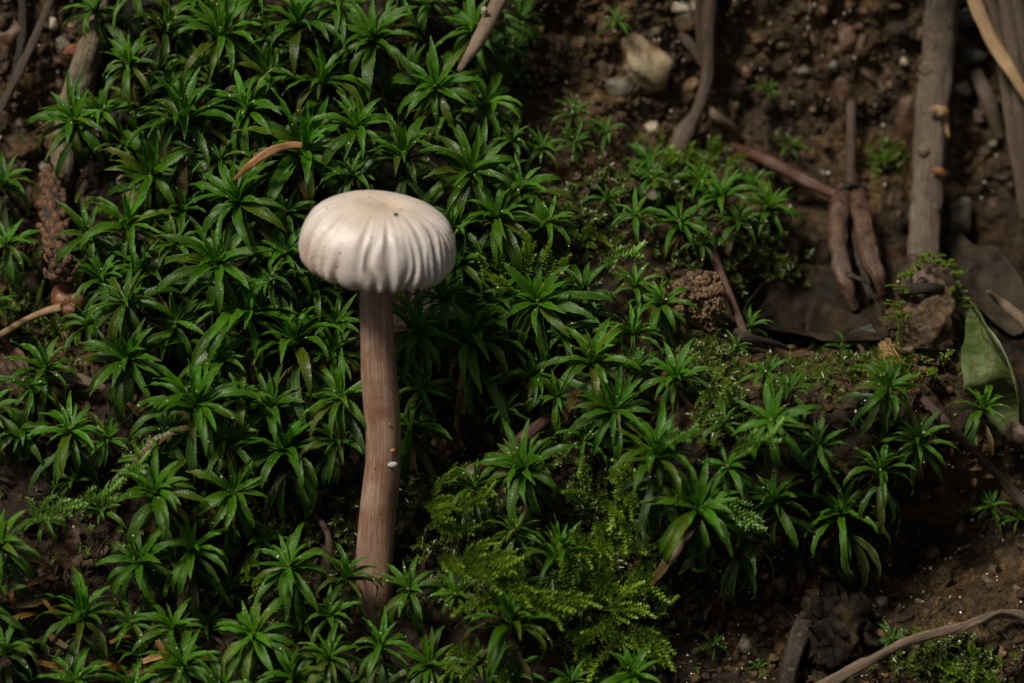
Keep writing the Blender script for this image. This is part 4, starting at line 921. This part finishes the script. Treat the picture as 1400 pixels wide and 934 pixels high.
for k, L in enumerate([[(70, 0, 0.1), (40, 70, 0.4), (4, 150, 0.2)], [(58, 30, 0.2), (30, 90, 0.4), (-10, 170, 0.3)], [(30, -20, 0.1), (30, 50, 0.3), (18, 110, 0.2)]]):
    stick('withered_grass', L, [4, 6, 4], (STRAW, BRNB, DKB)[k] if k else BRNB, ['brown dry blade lying near dark reddish stone', 'brown dry blade crossing below the dark reddish stone', 'dark dry blade uphill of the dark reddish stone'][k], 'dry blade', 'dry blades near mossy stick', flat=0.5)
stick('bark_chip', [(88, 74, 0.2), (98, 68, 0.3), (110, 62, 0.2)], [4, 8, 4], m_bark('rust_chip', (0.15, 0.045, 0.015), (0.26, 0.09, 0.03), (0.34, 0.15, 0.06)), 'small rusty orange bark chip beside the mossy grey stick', 'bark chip', flat=0.5)
stick('bark_fragment', [(58, 522, 0.35), (85, 516, 0.5), (115, 520, 0.55), (145, 531, 0.5)], [3, 8, 9, 3], PALER, 'split brown bark fragment lying below the cone', 'bark', flat=0.5, rough=0.25)
stick('bent_rootlet', [(428, 700, 0.3), (440, 715, 0.5), (449, 735, 0.6), (450, 775, 0.4)], [3, 4, 4.5, 4.5], BRNB, 'thin bent brown rootlet beside the mushroom stem', 'rootlet', n=20)
stick('brown_stick', [(755, 568, 0.45), (720, 595, 0.55), (685, 622, 0.5), (648, 648, 0.3)], [7, 9, 8, 5], REDB, 'brown half hidden stick between dark rosettes', 'stick', flat=0.6)
stick('dry_strip', [(636, 495, 0.6), (631, 530, 0.7), (634, 566, 0.5)], [3, 6, 4], STRAW, 'orange brown dry strip hanging under a large glossy rosette', 'dry leaf', flat=0.4)
stick('root_thread', [(1048, 555, 0.8), (1160, 575, 0.5), (1168, 620, 0.5)], [1.5, 1.5, 1], DKB, 'dark root thread on the mossy ledge', 'rootlet')
stick('rim_twig', [(1005, 452, 0.4), (1025, 462, 0.45), (1060, 470, 0.4), (1082, 480, 0.2)], [5, 6, 4, 2], DKB, 'dark curled twig at the rim of the dead leaf hollow', 'twig')

# ------------------------------------------------------------------ dead leaves
def sheet(name, L, W, mat, label, curl=0.3, wav=0.05, cat='leaf', n=26, m=15, tip=1.0, seed=1.0, up=None, th=0.02, vein=True):
    P = spline(pts3(L), n); s = pxs(P[n // 2]); org = P[0]; T = np.gradient(P, axis=0); Wd = np.interp(np.linspace(0, 1, n), np.linspace(0, 1, len(W)), W) * s
    V, UV = [], []
    nn = EN if up is None else np.asarray(up, float)
    for i in range(n):
        t = norm(T[i]); sd = norm(np.cross(t, nn)); u = np.cross(sd, t)
        for j in range(m):
            v = j / (m - 1) * 2 - 1; ed = 1 + 0.06 * float(noise(i * 0.5 + seed, v * 2, 1.0)) 
            V.append(P[i] + sd * v * Wd[i] * ed + u * (curl * Wd[i] * v * v + wav * 2 * float(fbm(i * 0.22 + seed, v * 1.6, 3.0, 3)) + (0.02 * (1 - min(1, abs(v) * 6)) if vein else 0)))
            UV.append((i / (n - 1), j / (m - 1)))
    F = [(i * m + j, i * m + j + 1, (i + 1) * m + j + 1, (i + 1) * m + j) for i in range(n - 1) for j in range(m - 1)]
    o = link(name, mesh(name, np.array(V) - org, F, mat, UV), loc=org); tag(o, label, cat)
    md = o.modifiers.new('thickness', 'SOLIDIFY'); md.thickness = th * CM
    return o
def m_dead(name, lo, mid, hi, rough=0.5, spots=None):
    M = MT(name); co = M.coord(); k = M.noise(co, 1.6, 5, 0.65); f = M.noise(co, 12, 4)
    col = M.ramp(k, [(0.36, lo), (0.5, mid), (0.66, hi)])
    if spots: col = M.mix(col, spots, M.ramp(M.vor(co, 9).outputs['Distance'], [(0.1, (0.8,) * 3), (0.22, (0,) * 3)]))
    uvn = M.n('UVMap'); wv = M.n('TexWave', wave_type='BANDS', bands_direction='DIAGONAL'); wv.inputs['Scale'].default_value = 3.0; wv.inputs['Distortion'].default_value = 1.0; M.l(uvn.outputs[0], wv.inputs['Vector'])
    n = M.bump(wv.outputs[1], 0.02, 0.4); n = M.bump(f, 0.03, 0.7, n); n = M.bump(k, 0.06, 0.6, n)
    M.set(Base_Color=M.mix(col, (1.0, 1.0, 0.8), 1.0, 'MULTIPLY'), Normal=n, Roughness=rough); M.b.inputs['Specular IOR Level'].default_value = 0.2; return M.m
sheet('dead_leaf', [(1010, 440, 0.35), (1060, 425, 0.55), (1110, 420, 0.5), (1160, 440, 0.4), (1210, 460, 0.3)], [3, 42, 62, 50, 6], m_dead('dark_leaf', (0.006, 0.004, 0.0028), (0.014, 0.009, 0.006), (0.036, 0.024, 0.015), 0.75), 'dark brown dead leaf lying in the hollow behind the reddish stick', 0.25, 0.12)
sheet('dead_leaf', [(1300, 318, 0.3), (1325, 355, 0.6), (1355, 395, 0.6), (1400, 450, 0.2)], [4, 36, 40, 22], m_dead('grey_leaf', (0.012, 0.0085, 0.0065), (0.026, 0.019, 0.014), (0.045, 0.034, 0.026), 0.75), 'grey brown dead leaf leaning behind the mossy bark stub', 0.2, 0.08, seed=5)
sheet('green_leaf', [(1330, 416, 0.9), (1345, 460, 1.15), (1370, 510, 1.2), (1395, 560, 1.0), (1415, 610, 0.6)], [4, 28, 44, 38, 10], m_dead('pale_green_leaf', (0.03, 0.05, 0.012), (0.07, 0.09, 0.035), (0.15, 0.17, 0.11), 0.55, (0.18, 0.10, 0.05)), 'folded pale green leaf with brown speckled underside near the slanting twig', 0.75, 0.07, seed=9, up=(-0.75, -0.6, 0.2))
sheet('dead_leaf', [(1205, 470, 0.15), (1215, 480, 0.35), (1228, 500, 0.25)], [3, 14, 8], m_dead('tan_leaf', (0.08, 0.04, 0.022), (0.16, 0.09, 0.05), (0.25, 0.15, 0.09)), 'small tan curled leaf scrap between slate stone and bark stub', 0.6, 0.06, n=14, m=9, up=(-0.6, -0.5, 0.5))
sheet('dead_leaf', [(165, 525, 0.3), (190, 545, 0.45), (205, 575, 0.3)], [4, 18, 8], m_dead('red_leaf', (0.04, 0.02, 0.012), (0.09, 0.045, 0.028), (0.14, 0.08, 0.05)), 'reddish brown leaf scrap under rosettes beside the bark fragment', 0.3, 0.06, n=14, m=9)
sheet('dead_leaf', [(-10, 470, 0.2), (15, 500, 0.4), (45, 560, 0.2)], [10, 24, 8], m_dead('brown_leaf', (0.03, 0.017, 0.011), (0.065, 0.037, 0.024), (0.11, 0.07, 0.045)), 'dark reddish dead leaf under the cone stalk', 0.3, 0.06, n=14, m=9, seed=3)
for i, (x, y, L, a) in enumerate([(12, 785, 48, -1.5), (32, 800, 40, 0.3), (150, 880, 55, 0.5), (92, 885, 50, 2.6), (140, 905, 46, -0.4), (172, 922, 60, 0.2), (60, 820, 44, -0.9), (22, 828, 46, 0.1), (215, 875, 50, -1.1), (120, 900, 44, -2.2), (195, 905, 56, 0.4), (80, 925, 46, 0.9), (8, 850, 44, 0.4), (155, 930, 50, 2.9), (50, 905, 44, -0.2), (262, 700, 36, -1.2), (285, 690, 34, -1.0)]):
    P = on(x, y, 0.75); Q = on(x + L * math.cos(a), y - L * math.sin(a), 0.75); d = norm(Q - P); n_ = norm(EN + 0.4 * gr.normal(size=3)); yv = norm(np.cross(n_, d)); zv = np.cross(d, yv)
    o = link('withered_leaf', LM[2 + i % 3][i % 3][0]); Mx = np.eye(4); Mx[:3, :3] = np.stack([d, yv * 1.15, zv], 1) * L * 1.2 * pxs(P); Mx[:3, 3] = P * CM; o.matrix_basis = Matrix(Mx)
    c = [(0.26, 0.11, 0.03), (0.16, 0.07, 0.025), (0.32, 0.16, 0.05), (0.12, 0.06, 0.025)][i % 4]; o.color = (*c, 1)
    tag(o, 'curled withered orange brown moss leaf low under the dark rosettes', 'withered leaf', 'withered moss leaves')

# ------------------------------------------------------------------ the cone
CONEM = m_stone('cone_scale', (0.045, 0.02, 0.011), (0.15, 0.072, 0.038), (0.28, 0.155, 0.09), 0.42, 0.02, 5)
KNB = m_stone('cone_base', (0.06, 0.024, 0.012), (0.17, 0.075, 0.04), (0.28, 0.15, 0.09), 0.25, 0.03, 4)
rc = empty('conifer_cone', on(80, 330, -0.05)); tag(rc, 'scaly reddish brown cone on a pale stalk lying in a soil gap', 'cone'); R0 = np.array(rc.location) / CM
CP = spline(pts3([(70, 238, 0.5), (72, 272, 0.7), (76, 310, 0.85), (82, 350, 0.85), (88, 392, 0.7)]), 60); cs = pxs(CP[30])
CR = np.interp(np.linspace(0, 1, 60), [0, 0.12, 0.35, 0.55, 0.72, 0.85, 1.0], [9, 16, 21, 22, 18, 24, 25]) * cs
V, F, UV = tube(list(CP[::6]), list(CR[::6] * 0.8), 30, 14, 0.1); link('axis', mesh('axis', V - R0, F, DKB, UV), rc)
sv, sf = [], []
for i in range(5):
    a = i / 4
    for j in range(5):
        v = j / 4 * 2 - 1; wd = 0.95 * math.sqrt(max(0.06, 1 - (a * 1.02) ** 2.6)) if a > 0.35 else 0.75 + 0.5 * a
        sv.append((a * 1.25, v * wd * 0.62, 0.34 * math.sin(a * 2.6) * (1 - 0.75 * v * v) - 0.10 * v * v))
sf = [(i * 5 + j, i * 5 + j + 1, (i + 1) * 5 + j + 1, (i + 1) * 5 + j) for i in range(4) for j in range(4)]
sv = np.array(sv); SVB = np.concatenate([sv, sv * np.array([0.95, 0.95, 1]) - np.array([0, 0, 0.12])])
bd = [0, 1, 2, 3, 4, 9, 14, 19, 24, 23, 22, 21, 20, 15, 10, 5]
sf = sf + [tuple(25 + k for k in reversed(f)) for f in sf] + [(bd[(k + 1) % 16], bd[k], bd[k] + 25, bd[(k + 1) % 16] + 25) for k in range(16)]
SCM = mesh('scale', SVB, sf, CONEM)
a = 0.0
for i in range(105):
    s = i / 104; k = int(s * 58); t = norm(CP[k] - CP[k + 1]); a += 2.39996
    e1 = norm(np.cross(t, np.array([1, 0, 0.2]))); e2 = np.cross(t, e1); r = e1 * math.cos(a) + e2 * math.sin(a)
    r = norm(r + 0.18 * gs.normal(size=3)); z = norm(r * 0.9 - t * 0.35); x = norm(t + r * gs.uniform(0.15, 0.65)); y = norm(np.cross(z, x)); z = np.cross(x, y)
    sc_ = (10.5 + 3.5 * s) * cs * gs.uniform(0.8, 1.2)
    o = link('scale', SCM, rc); Mx = np.eye(4); Mx[:3, :3] = np.stack([x, y, z], 1) * sc_; Mx[:3, 3] = (CP[k] + r * CR[k] * 0.72 - R0) * CM; o.matrix_basis = Matrix(Mx)
Pk = on(90, 410, 0.7); V, F = rock(27 * cs, 3, 2.7, 0.3, (0.95, 0.9, 1.0), 4, 0.1); link('base_knob', mesh('base_knob', V + Pk - R0, F, KNB), rc)
V, F = rock(13 * cs, 3, 7.7, 0.3, (0.8, 0.8, 1.0), 4, 0.1); link('base_bract', mesh('base_bract', V + on(98, 424, 0.8) - R0, F, KNB), rc)
stick('stalk', [(84, 421, 0.8), (60, 427, 0.8), (35, 438, 0.75), (0, 458, 0.5), (-40, 478, 0.1)], [6, 5, 4.5, 5, 5], STRAW, None, parent=rc, n=24)
